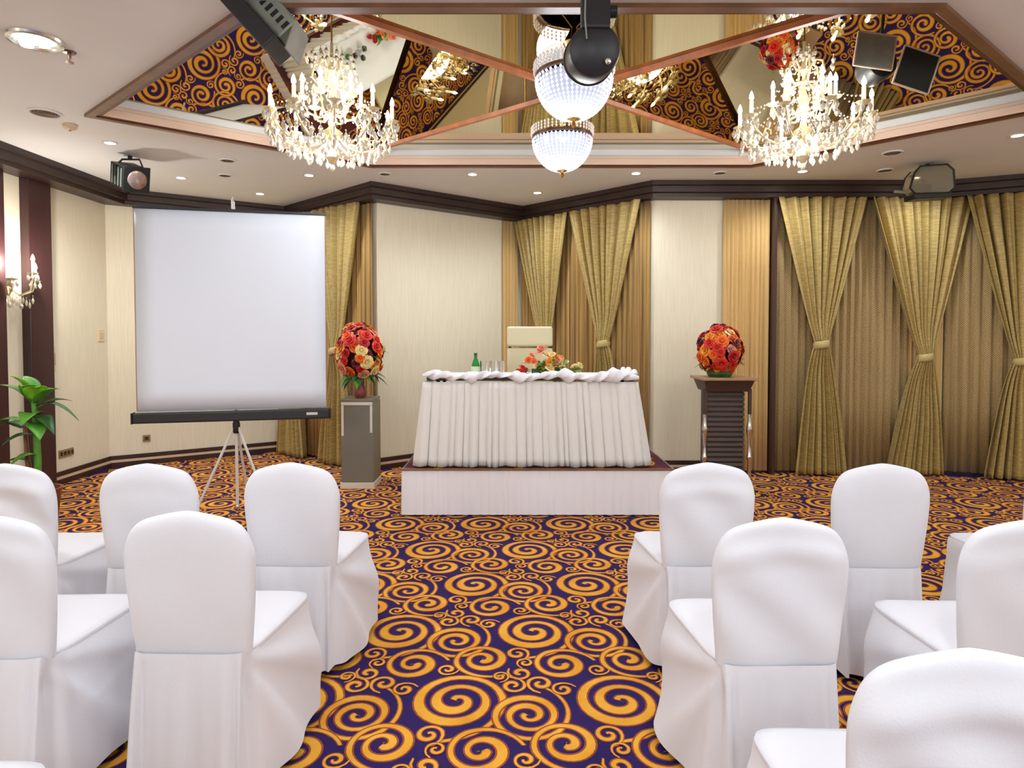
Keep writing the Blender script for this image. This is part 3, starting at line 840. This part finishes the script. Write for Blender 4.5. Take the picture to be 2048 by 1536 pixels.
# ------------------------------------------------------------------ chandeliers
DROP = MB()
DROP.lathe([(0,0),(.004,-.006),(.0105,-.022),(.007,-.036),(0,-.046)], n=6)
DROP.lathe([(0,.012),(.0045,.006),(0,0)], n=6)
DROP = DROP.mesh('crystal_drop', M['crystal'], angle=20)
CAND = MB().lathe([(.013,0),(.013,.09),(.0,.092)], n=10).mesh('candle', M['candle'])
FLAME = MB().lathe([(.005,0),(.015,.016),(.014,.032),(.006,.056),(0,.068)], n=10).mesh('flame_bulb', M['flame'])
PAN = MB().lathe([(.012,0),(.030,.006),(.042,.018),(.044,.020),(.012,.010),(.010,.03)], n=14).mesh('drip_pan', M['goldc'])
def chandelier(loc, ztop, label, rot=0):
    """loc z = finial tip"""
    t = thing('crystal_chandelier', label, 'chandelier', loc, rot, 'pair of candle chandeliers under the mirrored ceiling')
    h = ztop-loc[2]
    m = MB()
    m.lathe([(0,.05),(.02,.06),(.045,.10),(.03,.14),(.015,.16),(.02,.22),(.06,.25),(.065,.28),(.025,.31),(.016,.36),(.03,.44),(.035,.50),(.015,.55),(.012,.66),(.03,.70),(.014,.75),(.010,.9)], n=18)
    m.build('column', M['goldc'], t)
    MB().tube([(0,0,.88),(0,0,h-.02)], .006, 8).build('hanging_rod', M['gold'], t)
    MB().lathe([(.0,h-.05),(.03,h-.04),(.065,h-.012),(.07,h)], n=20).build('canopy', M['gold'], t)
    MB().lathe([(0,0),(.014,.012),(.02,.03),(.012,.05),(0,.055)], n=10).build('finial', M['crystal'], t)
    ARM = MB()
    ARM.tube([(.03,0,.26),(.10,0,.20),(.20,0,.17),(.31,0,.20),(.39,0,.27),(.42,0,.335)], [.009,.009,.008,.008,.007,.006], 8)
    ARM.tube([(.28,0,.19),(.32,0,.235),(.30,0,.275),(.265,0,.265),(.265,0,.235)], [.006,.006,.005,.004,.003], 6)
    ARM = ARM.mesh('arm', M['goldc'])
    ARM2 = MB().tube([(.02,0,.40),(.09,0,.37),(.16,0,.39),(.19,0,.45),(.20,0,.475)], [.008,.008,.007,.006,.006], 8).mesh('arm', M['goldc'])
    SCR = MB().tube([(.015,0,.62),(.09,0,.60),(.135,0,.66),(.12,0,.74),(.07,0,.76),(.045,0,.72),(.06,0,.69),(.08,0,.70)], [.009,.009,.008,.008,.007,.006,.005,.004], 8).mesh('scroll', M['goldc'])
    def candle_on(par, r, z):
        q = inst('drip_pan', PAN, par); q.location = (r, 0, z)
        q = inst('candle', CAND, par); q.location = (r, 0, z+.025)
        q = inst('flame_bulb', FLAME, par); q.location = (r, 0, z+.117)
    for k in range(10):
        a = inst('arm', ARM, t); a.rotation_euler = (0, 0, 2*PI*k/10); candle_on(a, .42, .335)
    for k in range(6):
        a = inst('arm', ARM2, t); a.rotation_euler = (0, 0, 2*PI*(k+.4)/6); candle_on(a, .20, .475)
    for k in range(6):
        a = inst('scroll', SCR, t); a.rotation_euler = (0, 0, 2*PI*(k+.1)/6)
    # crystal drops: pans, garlands and tiers
    rr = random.Random(5); pos = []
    for k in range(10):
        an = 2*PI*k/10
        for j in range(5):
            b = 2*PI*j/5; pos.append((.42*math.cos(an)+.04*math.cos(b), .42*math.sin(an)+.04*math.sin(b), .345, 1.3))
    for k in range(30):
        an = 2*PI*k/30; sag = abs(math.sin(an*5)); r = .40-.05*sag; pos.append((r*math.cos(an), r*math.sin(an), .245-.07*sag, 1.15))
    for k in range(20):
        an = 2*PI*k/20; pos.append((.27*math.cos(an), .27*math.sin(an), .155+.02*(k % 2), 1.25))
    for k in range(12):
        an = 2*PI*k/12; pos.append((.15*math.cos(an), .15*math.sin(an), .11+.02*(k % 2), 1.2))
    for k in range(18):
        an = 2*PI*k/18; pos.append((.13*math.cos(an), .13*math.sin(an), .60-.03*(k % 3), 1.1))
    for k in range(12):
        an = 2*PI*(k+.5)/12; pos.append((.07*math.cos(an), .07*math.sin(an), .84-.05*(k % 2), 1.2))
    for k in range(18):
        an = 2*PI*k/18; pos.append((.21*math.cos(an), .21*math.sin(an), .46, 1.15))
    big = pos[:96]; rest = pos[96:]
    for x, y, z, s in big:
        o = inst('crystal_drop', DROP, t); o.location = (x, y, z); o.scale = (s*1.25, s*1.25, s*1.15); o.rotation_euler = (0,0,rr.uniform(0,3))
    m = MB()
    for x, y, z, s in rest:
        m.lathe([(0,.016),(.005,.008),(0,0),(.005*s,-.007),(.013*s,-.026),(.008*s,-.043),(0,-.054)], (x,y,z), 6)
    # bead strings from the crown to the arms
    for k in range(10):
        a0 = 2*PI*k/10
        for j in range(13):
            f = j/12; r = .06+(.40-.06)*f; z = .80+(.40-.80)*f-.10*math.sin(PI*f)
            m.lathe([(0,.008),(.0075,0),(0,-.008)], (r*math.cos(a0), r*math.sin(a0), z), 6)
    for k in range(90):
        an = rr.uniform(0, 2*PI); r = rr.choice((.40, .33, .25, .42, .44)); z = .30-.16*(1-abs(r-.2)/.3)+rr.uniform(-.05, .05)
        s = rr.uniform(1.2, 1.6)
        m.lathe([(0,.016),(.005,.008),(0,0),(.005*s,-.007),(.013*s,-.026),(.008*s,-.043),(0,-.054)], (r*math.cos(an), r*math.sin(an), z), 6)
    for k in range(40):
        an = rr.uniform(0, 2*PI); z = rr.uniform(.42, .9); r = .05+.16*max(0, math.sin((z-.4)*5.5))*rr.uniform(.7, 1)
        s = rr.uniform(1, 1.4)
        m.lathe([(0,.016),(.005,.008),(0,0),(.005*s,-.007),(.013*s,-.026),(.008*s,-.043),(0,-.054)], (r*math.cos(an), r*math.sin(an), z), 6)
    for k in range(60):
        an = 2*PI*k/60; sag = abs(math.sin(an*5)); r = .42-.03*sag
        m.lathe([(0,.009),(.0085,0),(0,-.009)], (r*math.cos(an), r*math.sin(an), .33-.09*sag), 6)
    o = m.build('crystal_drop', M['crystal'], t, angle=20); o['kind'] = 'stuff'
    return t
ch1 = (-1.262, 4.40, 2.635); ch2 = (2.055, 4.42, 2.65)
chandelier(ch1, ZL(Vector(ch1[:2])), 'lit crystal candle chandelier hanging above the projection screen side')
chandelier(ch2, ZR(Vector(ch2[:2])), 'lit crystal candle chandelier hanging above the lectern side', .25)

def bowl_light(loc, label):
    """loc z = ring height"""
    t = thing('crystal_bowl_chandelier', label, 'chandelier', loc, 0, 'two crystal bowl chandeliers along the middle of the mirrored ceiling')
    r0 = .218; dep = .235
    h = ZM-loc[2]
    # strands of beads forming the bowl
    m = MB(); ns = 44
    for k in range(ns):
        a = 2*PI*k/ns
        for j in range(15):
            f = (j+.5)/15; th = f*PI/2; r = r0*math.cos(th)*.985+.012; z = -dep*math.sin(th)
            s = .0155*(.55+.5*math.cos(th))
            m.lathe([(0,.013),(s*.62,.0),(0,-.013)], (r*math.cos(a), r*math.sin(a), z), 5)
    m.cur = 1; m.lathe([(r0*.93,-.005)]+[(r0*.93*math.cos(q*PI/2/10), -dep*.95*math.sin(q*PI/2/10)) for q in range(1, 10)]+[(.03,-dep*.95)], n=32)
    o = m.build('bead_bowl', [M['beads'], M['inner']], t, angle=20); o['kind'] = 'stuff'
    MB().lathe([(r0,.0),(r0+.012,.004),(r0+.012,.022),(r0,.026),(r0-.02,.02),(r0-.02,.004),(r0,0)], n=40).build('ring', M['ring'], t)
    m = MB()
    for k in range(48):
        a = 2*PI*k/48
        for j in range(3):
            m.lathe([(0,.014),(.009,0),(0,-.014)], ((r0+.018)*math.cos(a), (r0+.018)*math.sin(a), .035+.022*j), 5)
    o = m.build('bead_fringe', M['fringe'], t, angle=20); o['kind'] = 'stuff'
    MB().lathe([(0,-dep-.062),(.012,-dep-.05),(.017,-dep-.035),(.008,-dep-.02),(.04,-dep-.008),(.045,-dep+.006),(.0,-dep+.01)], n=16).build('finial', M['gold'], t)
    MB().lathe([(.014,.0),(.014,h*.5),(.05,h-.03),(.065,h)], n=18).build('stem', M['gold'], t)
    m = MB()
    for k in range(4):
        a = PI/4+k*PI/2; m.tube([(r0*math.cos(a), r0*math.sin(a), .02), (.015*math.cos(a), .015*math.sin(a), min(.12, h*.7))], .004, 6)
    m.build('suspension_rod', M['gold'], t)
bowl_light((.368, 3.74, 3.02), 'lit crystal bowl chandelier nearer the camera, partly behind the hanging round spotlight')
bowl_light((.385, 4.80, 2.99), 'lit crystal bowl chandelier farther away, below the mirrored ceiling over the head table')

# wall sconce on the left wall
t = thing('wall_sconce', 'bright crystal candle sconce on the left wall beside the dark post', 'wall lamp', (-4.5, 5.52, 1.86))
MB().lathe([(.0,0),(.07,.0),(.075,.012),(.04,.02),(0,.025)], n=20, xf=Matrix.Translation((0,0,.06)) @ Matrix.Rotation(R(90), 4, 'Y')).build('backplate', M['gold'], t)
for k, (dy, dx, dz) in enumerate(((-.13,.17,.10),(0,.25,.16),(.13,.17,.10))):
    a = MB().tube([(.02,0,.06),(dx*.5,dy*.5,-.02),(dx*.9,dy*.9,.02),(dx,dy,dz)], .007, 8).build('arm', M['goldc'], t)
    for me_, zz in ((PAN, 0), (CAND, .025), (FLAME, .117)):
        q = inst(me_.name.split('.')[0], me_, a); q.location = (dx, dy, dz+zz)
    for j in range(6):
        b = j*PI/3; o = inst('crystal_drop', DROP, t); o.location = (dx+.038*math.cos(b), dy+.038*math.sin(b), dz+.005); o.scale = (1.2,1.2,1.3)
for k in range(10):
    o = inst('crystal_drop', DROP, t); o.location = (.06+.012*k, -.1+.022*k, -.03-.02*(k % 3)); o.scale = (1.2,1.2,1.5)
MB().lathe([(0,-.05),(.012,-.035),(.018,-.015),(.01,0),(0,.01)], (.14,0,-.10), 10).build('pendant', M['crystal'], t)

# ------------------------------------------------------------------ ceiling fittings
def downlight(x, y, label, r=.042):
    t = thing('downlight', label, 'ceiling light', (x, y, CZ), 0, 'small round downlights in the ceiling')
    MB().lathe([(r+.016,0),(r+.014,-.006),(r,-.007),(r,-.003),(r+.001,0)], n=24).build('rim', M['whitemetal'], t)
    MB().lathe([(0,-.004),(r,-.0045),(r,-.0005)], n=24).build('lamp', M['down'], t)
    return t
DL = [(-3.346,5.21,'round downlight above the left wall, beside the black boxy stage lamp'),(-3.373,6.368,'round downlight above the projection screen, just right of the boxy stage lamp'),
      (-2.861,7.09,'round downlight deep in the ceiling corner behind the screen hook'),(-2.036,6.268,'round downlight below the chandelier on the screen side'),
      (-.394,6.229,'round downlight in front of the cream wall left of the centre bay'),(.287,7.04,'round downlight inside the centre bay above the high-back chair'),
      (1.228,6.191,'round downlight near the right salient of the centre bay'),(2.842,6.115,'round downlight just below the chandelier on the lectern side'),
      (4.128,6.115,'round downlight seen behind the clear lamp head at right'),(4.049,5.015,'round downlight at the right edge of the ceiling')]
for x, y, l in DL: downlight(x, y, l)
t = thing('ceiling_light', 'larger chrome ceiling light with two bright lamps, left of the coffer', 'ceiling light', (-2.584, 3.408, CZ))
MB().lathe([(.135,0),(.13,-.012),(.115,-.016),(.10,-.006),(.098,0)], n=32).build('rim', M['silver'], t)
MB().lathe([(.098,-.001),(.0,-.004)], n=32).build('reflector', M['silver'], t)
for sx in (-.045, .045): MB().lathe([(.012,0),(.034,-.012),(.03,-.03),(0,-.036)], (sx,0,-.002), 16).build('lamp', M['down'], t)
t = thing('sprinkler_head', 'small dark sprinkler head beside the chrome ceiling light', 'sprinkler', (-2.50, 3.55, CZ))
MB().lathe([(.035,0),(.03,-.008),(.010,-.01),(.009,-.04),(.004,-.055)], n=16).build('body', M['ring'], t)
MB().lathe([(.0,-.055),(.022,-.058),(.022,-.061),(0,-.062)], n=14).build('deflector', M['ring'], t)
def disc(name, x, y, r, label, cat, m_, grp=None):
    t = thing(name, label, cat, (x, y, CZ), 0, grp)
    MB().lathe([(r,0),(r,-.008),(r*.86,-.012),(r*.84,-.004)], n=32).build('rim', M['ceil'], t)
    m = MB()
    for k in range(5):
        q = r*.84*(1-k/5); m.lathe([(q,-.004),(q-.006,-.009),(max(.001,q-r*.84/5+.004),-.004)], n=28)
    m.build('grille', m_, t); return t
SG = 'flush round grilles in the ceiling'
disc('ceiling_speaker', -3.36, 4.51, .105, 'dark round ceiling speaker near the left tip of the coffer', 'speaker', M['grille'], SG)
disc('ceiling_speaker', -2.607, 5.731, .07, 'round ceiling grille between the boxy stage lamp and the chandelier', 'speaker', M['grille'], SG)
disc('ceiling_speaker', -2.879, 6.268, .065, 'smaller round ceiling grille above the left half of the projection screen', 'speaker', M['grille'], SG)
disc('ceiling_speaker', 3.342, 5.495, .085, 'round ceiling grille right of the chandelier on the lectern side', 'speaker', M['grille'], SG)
disc('ceiling_speaker', 3.627, 6.078, .075, 'round ceiling grille left of the clear lamp head', 'speaker', M['grille'], SG)
disc('ceiling_speaker', 2.054, 6.172, .065, 'round ceiling grille above the lectern', 'speaker', M['grille'], SG)
disc('ceiling_speaker', -1.262, 6.21, .06, 'round ceiling grille at the left salient of the back wall', 'speaker', M['grille'], SG)
t = thing('smoke_detector', 'small smoke detector on the ceiling beside the dark round speaker', 'detector', (-3.371, 4.777, CZ))
MB().lathe([(.05,0),(.048,-.02),(.03,-.035),(0,-.038)], n=20).build('body', M['cream'], t)
MB().lathe([(.0,-.037),(.01,-.044),(0,-.048)], n=10).build('sensor', M['grille'], t)

# stage lamps
def lookm(d, roll=0):
    return Vector(d).to_track_quat('-Y', 'Z').to_matrix().to_4x4() @ Matrix.Rotation(roll, 4, 'Y')
SGL = 'theatre lamps hung from the ceiling'
# boxy lamp by the left wall
t = thing('stage_lamp', 'black boxy stage lamp with round lens above the projection screen', 'stage light', (-3.42, 5.55, CZ), 0, SGL)
XF = Matrix.Translation((0.03, 0, -.20)) @ lookm((.95,-.55,-.42), R(-8))
MB().box((0,.02,0), (.20,.24,.20), xf=XF).build('housing', M['blackm'], t, bevel=.006)
m = MB()
for k in range(4): m.box((-.102,.10-.05*k,.0), (.006,.012,.16), xf=XF)
m.build('vent_fin', M['greym'], t)
MB().box((0,-.105,0), (.225,.018,.225), xf=XF).build('front_frame', M['blackm'], t, bevel=.004)
MB().lathe([(.082,0),(.078,.012),(.04,.02),(0,.022)], n=28, xf=XF @ Matrix.Translation((0,-.114,0)) @ Matrix.Rotation(R(90), 4, 'X')).build('lens', M['lens'], t)
m = MB()
m.tube([XF @ Vector((-.115,.02,0)), XF @ Vector((-.118,.02,.08)), Vector((-.07,.05,-.03)), Vector((.08,.06,-.03)), XF @ Vector((.118,.02,.08)), XF @ Vector((.115,.02,0))], .009, 8); m.build('yoke', M['blackm'], t)
MB().tube([(0,.05,-.03),(0,.05,0)], .018, 10).build('ceiling_mount', M['blackm'], t)
# pale bent cover resting above it on the ceiling
# boxy lamp with barn doors at the near left corner of the coffer
t = thing('stage_lamp', 'dark stage lamp with barn doors at the near left corner of the ceiling coffer', 'stage light', (-1.33, 3.02, CZ), 0, SGL)
XF = Matrix.Translation((.13, .06, -.075)) @ Matrix.Rotation(R(48), 4, 'Y') @ Matrix.Scale(.84, 4)
MB().box((0,.02,.065), (.31,.20,.15), xf=XF).build('housing', M['greym'], t, bevel=.012)
MB().box((.0,-.04,-.062), (.37,.26,.10), xf=XF).build('barn_door', M['black'], t, bevel=.006)
MB().box((.21,-.02,.055), (.012,.22,.17), (0,R(-28),0), xf=XF).build('barn_door', M['greym'], t, bevel=.003)
m = MB()
for k in range(6): m.box((-.10+.045*k,-.082,.07), (.02,.006,.05), xf=XF)
m.build('vent_slot', M['blackm'], t)
MB().tube([(.03,.10,0),(.04,.10,-.04),(.06,.08,-.07)], .012, 8).build('yoke', M['blackm'], t)
MB().tube([(.12,.10,-.0),(.12,.10,-.05),(.09,.06,-.08)], .012, 8).build('yoke', M['blackm'], t)
# round spotlight seen from behind, hung at the near edge of the coffer
t = thing('stage_lamp', 'black round spotlight seen from behind in front of the bowl chandelier', 'stage light', (.36, 2.72, CZ), 0, SGL)
XF = Matrix.Translation((0,.0,-.36)) @ Matrix.Rotation(R(14), 4, 'X')
MB().lathe([(0,-.0),(.085,.004),(.108,.016),(.113,.03),(.113,.22),(.12,.225),(.12,.24),(.10,.24)], n=36, xf=XF @ Matrix.Rotation(R(-90), 4, 'X')).build('housing', M['black'], t)
MB().lathe([(0,.006),(.012,.004),(.014,0)], n=12, xf=XF @ Matrix.Translation((.055,-.012,-.05)) @ Matrix.Rotation(R(90), 4, 'X')).build('screw', M['chrome'], t)
MB().box((0,.0,-.14), (.125,.06,.28)).build('drop_bracket', M['black'], t, bevel=.01)
MB().lathe([(0,0),(.026,0),(.026,.03),(0,.03)], n=14, xf=Matrix.Translation((.062,.0,-.20)) @ Matrix.Rotation(R(90), 4, 'Y')).build('clamp_knob', M['blackm'], t)
MB().lathe([(0,0),(.026,0),(.026,.03),(0,.03)], n=14, xf=Matrix.Translation((.062,.0,-.08)) @ Matrix.Rotation(R(90), 4, 'Y')).build('clamp_knob', M['blackm'], t)
MB().tube([(-.045,-.045,0),(-.05,-.045,-.25),(-.04,-.03,-.33)], .004, 6).build('power_cable', M['greym'], t)
# lamp with square barn doors below the right vault
t = thing('stage_lamp', 'grey lamp with two square barn doors under the mirror at right', 'stage light', (2.36, 3.92, 3.6), 0, SGL)
XF = Matrix.Translation((-.10,.0,-.34)) @ Matrix.Rotation(R(8), 4, 'Y')
MB().box((0,0,0), (.24,.012,.21), xf=XF).build('barn_door', M['greym'], t, bevel=.003)
XF2 = Matrix.Translation((.14,-.03,-.47)) @ Matrix.Rotation(R(18), 4, 'Y')
MB().box((0,0,0), (.22,.012,.24), xf=XF2).build('barn_door', M['blackm'], t, bevel=.003)
m = MB()
for q, xf in (((.24,.21), XF), ((.23,.24), XF2)):
    for sz in (-1, 1): m.box((0,-.006,sz*q[1]/2), (q[0],.012,.008), xf=xf)
    for sx in (-1, 1): m.box((sx*q[0]/2,-.006,0), (.008,.012,q[1]), xf=xf)
m.build('door_edge', M['cream'], t)
MB().lathe([(.0,0),(.09,.01),(.10,.04),(.10,.16),(.06,.20),(0,.20)], n=24, xf=Matrix.Translation((.02,.10,-.36)) @ Matrix.Rotation(R(-90), 4, 'X')).build('housing', M['blackm'], t)
MB().tube([(.02,.15,-.27),(.02,.12,-.1),(.02,.10,ZR(Vector((2.38,4.02)))-3.6)], .010, 8).build('hanging_rod', M['blackm'], t)
# clear lamp head at the right window wall
t = thing('stage_lamp', 'clear-topped lamp head hanging in front of the widest tied curtain', 'stage light', (3.88, 5.82, CZ), 0, SGL)
m = MB()
oct_ = [(-.21,-.06),(-.17,.08),(-.12,.14),(.13,.16),(.19,.11),(.205,-.05),(.15,-.10),(-.16,-.11)]
vs = [(x,-.06,z-.19) for x,z in oct_]+[(x*.9,.10,z*.9-.19) for x,z in oct_]
m.add(vs, [tuple(range(8))]+[tuple(8+(7-i) for i in range(8))]+[(i,8+i,8+(i+1)%8,(i+1)%8) for i in range(8)], False)
m.build('housing', M['smoke'], t)
m = MB(); pts = [Vector(v) for v in vs[:8]]; m.tube(pts+[pts[0]], .009, 6); pts = [Vector(v) for v in vs[8:]]; m.tube(pts+[pts[0]], .007, 6); m.build('frame', M['blackm'], t)
MB().box((-.005,.0,-.318), (.35,.17,.05), (0,R(-3),0)).build('base', M['blackm'], t, bevel=.012)
MB().box((-.01,.04,-.22), (.30,.03,.12), (0,R(-3),0)).build('reflector', M['ring'], t, bevel=.01)
MB().tube([(-.20,.02,-.27),(-.30,.03,-.26)], .014, 8).build('side_lever', M['greym'], t)
MB().tube([(0.02,.05,-.04),(0.02,.05,0)], .016, 8).build('ceiling_mount', M['blackm'], t)

# ------------------------------------------------------------------ wall plates
def plate(x, y, z, i, w, h, label, name, cat, n=1, m_='plate', grp=None):
    p_, d, nn = wall_pt(i, U(i, Y=y) if i == 0 else U(i, X=x), .006)
    a = math.atan2(d.y, d.x)
    t = thing(name, label, cat, (p_.x, p_.y, z), a, grp)
    MB().box((0,0,0), (w,.012,h)).build('plate', M[m_], t, bevel=.003)
    for k in range(n):
        MB().box((-w/2+w*(k+.5)/n,-.008,0), (w/n*.55,.008,h*.5)).build('socket' if name == 'wall_socket' else 'rocker', M['dark'] if name == 'wall_socket' else M['cream'], t, bevel=.002)
    return t
plate(0, 6.22, .30, 0, .20, .075, 'row of four wall sockets low on the left wall beside the post', 'wall_socket', 'socket', 4)
plate(-4.20, 0, .30, 1, .075, .075, 'single wall socket low on the wall beside the projection screen', 'wall_socket', 'socket', 1)
plate(-1.02, 0, .36, 3, .05, .08, 'small wall socket beside the left end of the head table', 'wall_socket', 'socket', 1)
plate(0, 6.78, 1.48, 0, .09, .13, 'cream thermostat on the left wall near the corner', 'thermostat', 'thermostat', 1, 'platew')
plate(0, 6.06, 1.25, 0, .07, .24, 'tall narrow switch panel just beside the dark post on the left wall', 'light_switch', 'switch', 3, 'platew')

# ------------------------------------------------------------------ potted plant
t = thing('potted_plant', 'leafy green potted plant by the left wall in front of the post', 'plant', (-3.74, 4.85, 0))
MB().lathe([(.11,0),(.13,.02),(.16,.26),(.17,.28),(.15,.28),(.14,.25),(0,.25)], n=28).build('pot', M['pot'], t)
MB().tube([(0,0,.24),(.01,0,.5),(.0,0,.86),(-.02,0,1.04)], [.028,.026,.022,.016], 10).build('stem', M['leaf'], t)
MB().tube([(-.03,0,.24),(-.07,0,.5),(-.10,.02,.72),(-.11,.02,.82)], [.020,.018,.014,.010], 8).build('stem', M['pot'], t)
specs = [((-.02,0,.96),(-.75,-.3,1.0),.34,.15,.35,0),((-.02,0,1.0),(-.35,-.5,1.25),.32,.17,.35,2),((0,0,.98),(.05,-.6,1.1),.32,.18,.5,2),((0,0,.97),(.4,-.45,1.05),.32,.16,.5,2),((0,0,.95),(.85,-.25,.85),.36,.11,.35,0),
         ((0,0,.93),(1,.0,.5),.38,.07,.75,1),((0,0,.80),(.55,-.6,.15),.28,.17,.55,0),((-.1,0,.82),(-1,-.3,.3),.32,.15,.6,0),((-.1,0,.76),(-.9,.3,.5),.34,.14,.5,1),
         ((0,0,.95),(.1,.7,.9),.34,.14,.5,1),((-.05,0,.50),(-.8,-.3,.4),.24,.11,.6,1),((0,0,.55),(-.5,-.8,.3),.20,.11,.7,0),((0,0,.9),(.6,.5,.7),.32,.13,.5,1),((0,0,1.0),(-.5,.2,1.2),.32,.13,.4,0),
         ((-.05,0,.42),(-.3,-.7,.5),.2,.10,.6,0),((0,0,.70),(-.5,-.7,.35),.24,.12,.6,1),((0,0,.86),(.25,-.8,.5),.28,.15,.7,0),((0,0,.84),(.9,-.5,.35),.30,.12,.7,1)]
for k, (b, d, L, W, dr, mi) in enumerate(specs):
    m = MB(); m.cur = 0; leaf(m, b, d, L, W, dr, n=10, fold=.12)
    m.build('leaf', (M['leaf'], M['leafd'], M['lime'])[mi], t, angle=180, solid=.002)

# ------------------------------------------------------------------ lights
def spot(x, y, z, e, size=150, blend=1, col=(.85,.94,1.03), r=.06, rot=None):
    l = bpy.data.lights.new('downlight_or_fill_beam', 'SPOT'); l.energy = e; l.spot_size = R(size); l.spot_blend = blend; l.color = col; l.shadow_soft_size = r
    o = bpy.data.objects.new('downlight_or_fill_beam', l); o.location = (x,y,z); COL.objects.link(o)
    if rot: o.rotation_euler = rot
    return o
def point(x, y, z, e, col=(.95,.97,1), r=.12):
    l = bpy.data.lights.new('lamp_or_fill_glow', 'POINT'); l.energy = e; l.color = col; l.shadow_soft_size = r
    o = bpy.data.objects.new('lamp_or_fill_glow', l); o.location = (x,y,z); COL.objects.link(o); return o
K = 1.0
for k, (x, y, l) in enumerate(DL): spot(x, y, CZ-.02, 44*K*(1.7 if k in (3, 4) else 1))
# unseen downlights added over the seating to fill the hall with light
for yy in (2.1, .1, -2.4):
    for xx in ((-2.6, -.8, 1.0, 2.8) if yy > 1 else (-2.6, .6, 4.0)):
        if yy < 1: downlight(xx, yy, 'unseen round downlight added over the audience seats as fill light')
        spot(xx, yy, CZ-.02, (68 if yy > 1 else 84)*K, col=(.84,.92,1.0), r=.1)
spot(-2.584, 3.408, CZ-.06, 40*K, col=(1,.96,.9))
for c in (ch1, ch2): point(c[0], c[1], c[2]+.25, 46*K, r=.25)
point(.368, 3.74, 2.80, 22*K, col=(.95,.96,1), r=.2); point(.385, 4.80, 2.78, 22*K, col=(.95,.96,1), r=.2)
point(-4.2, 5.50, 2.12, 26*K, col=(1,.95,.9), r=.05)
# unseen fill lights added behind the camera and along both side walls
for xx, yy in ((-2.4, -.9), (.4, -1.2), (3.2, -.9), (-2.6, -2.9), (3.4, -2.9)): point(xx, yy, 2.3, 52*K, col=(.84,.92,1.0), r=.35)
for yy in (3.2, .6): point(-4.15, yy, 2.0, 6*K, col=(.85,.94,1.03), r=.12)
for yy in (3.0, .4): point(6.4, yy, 2.0, 30*K, col=(.85,.94,1.03), r=.12)
w = bpy.data.worlds.new('world'); scene.world = w; w.use_nodes = True
w.node_tree.nodes['Background'].inputs[0].default_value = (.02, .018, .015, 1)

vs_ = scene.view_settings
vs_.view_transform = 'Standard'; vs_.look = 'None'; vs_.exposure = 0.30; vs_.gamma = 1; vs_.use_curve_mapping = False
scene.cycles.use_denoising = True
scene.cycles.max_bounces = 7; scene.cycles.diffuse_bounces = 3; scene.cycles.glossy_bounces = 5; scene.cycles.transmission_bounces = 4
scene.cycles.caustics_reflective = False; scene.cycles.caustics_refractive = False
scene.cycles.sample_clamp_indirect = 4
scene.cycles.use_adaptive_sampling = True; scene.cycles.adaptive_threshold = .05
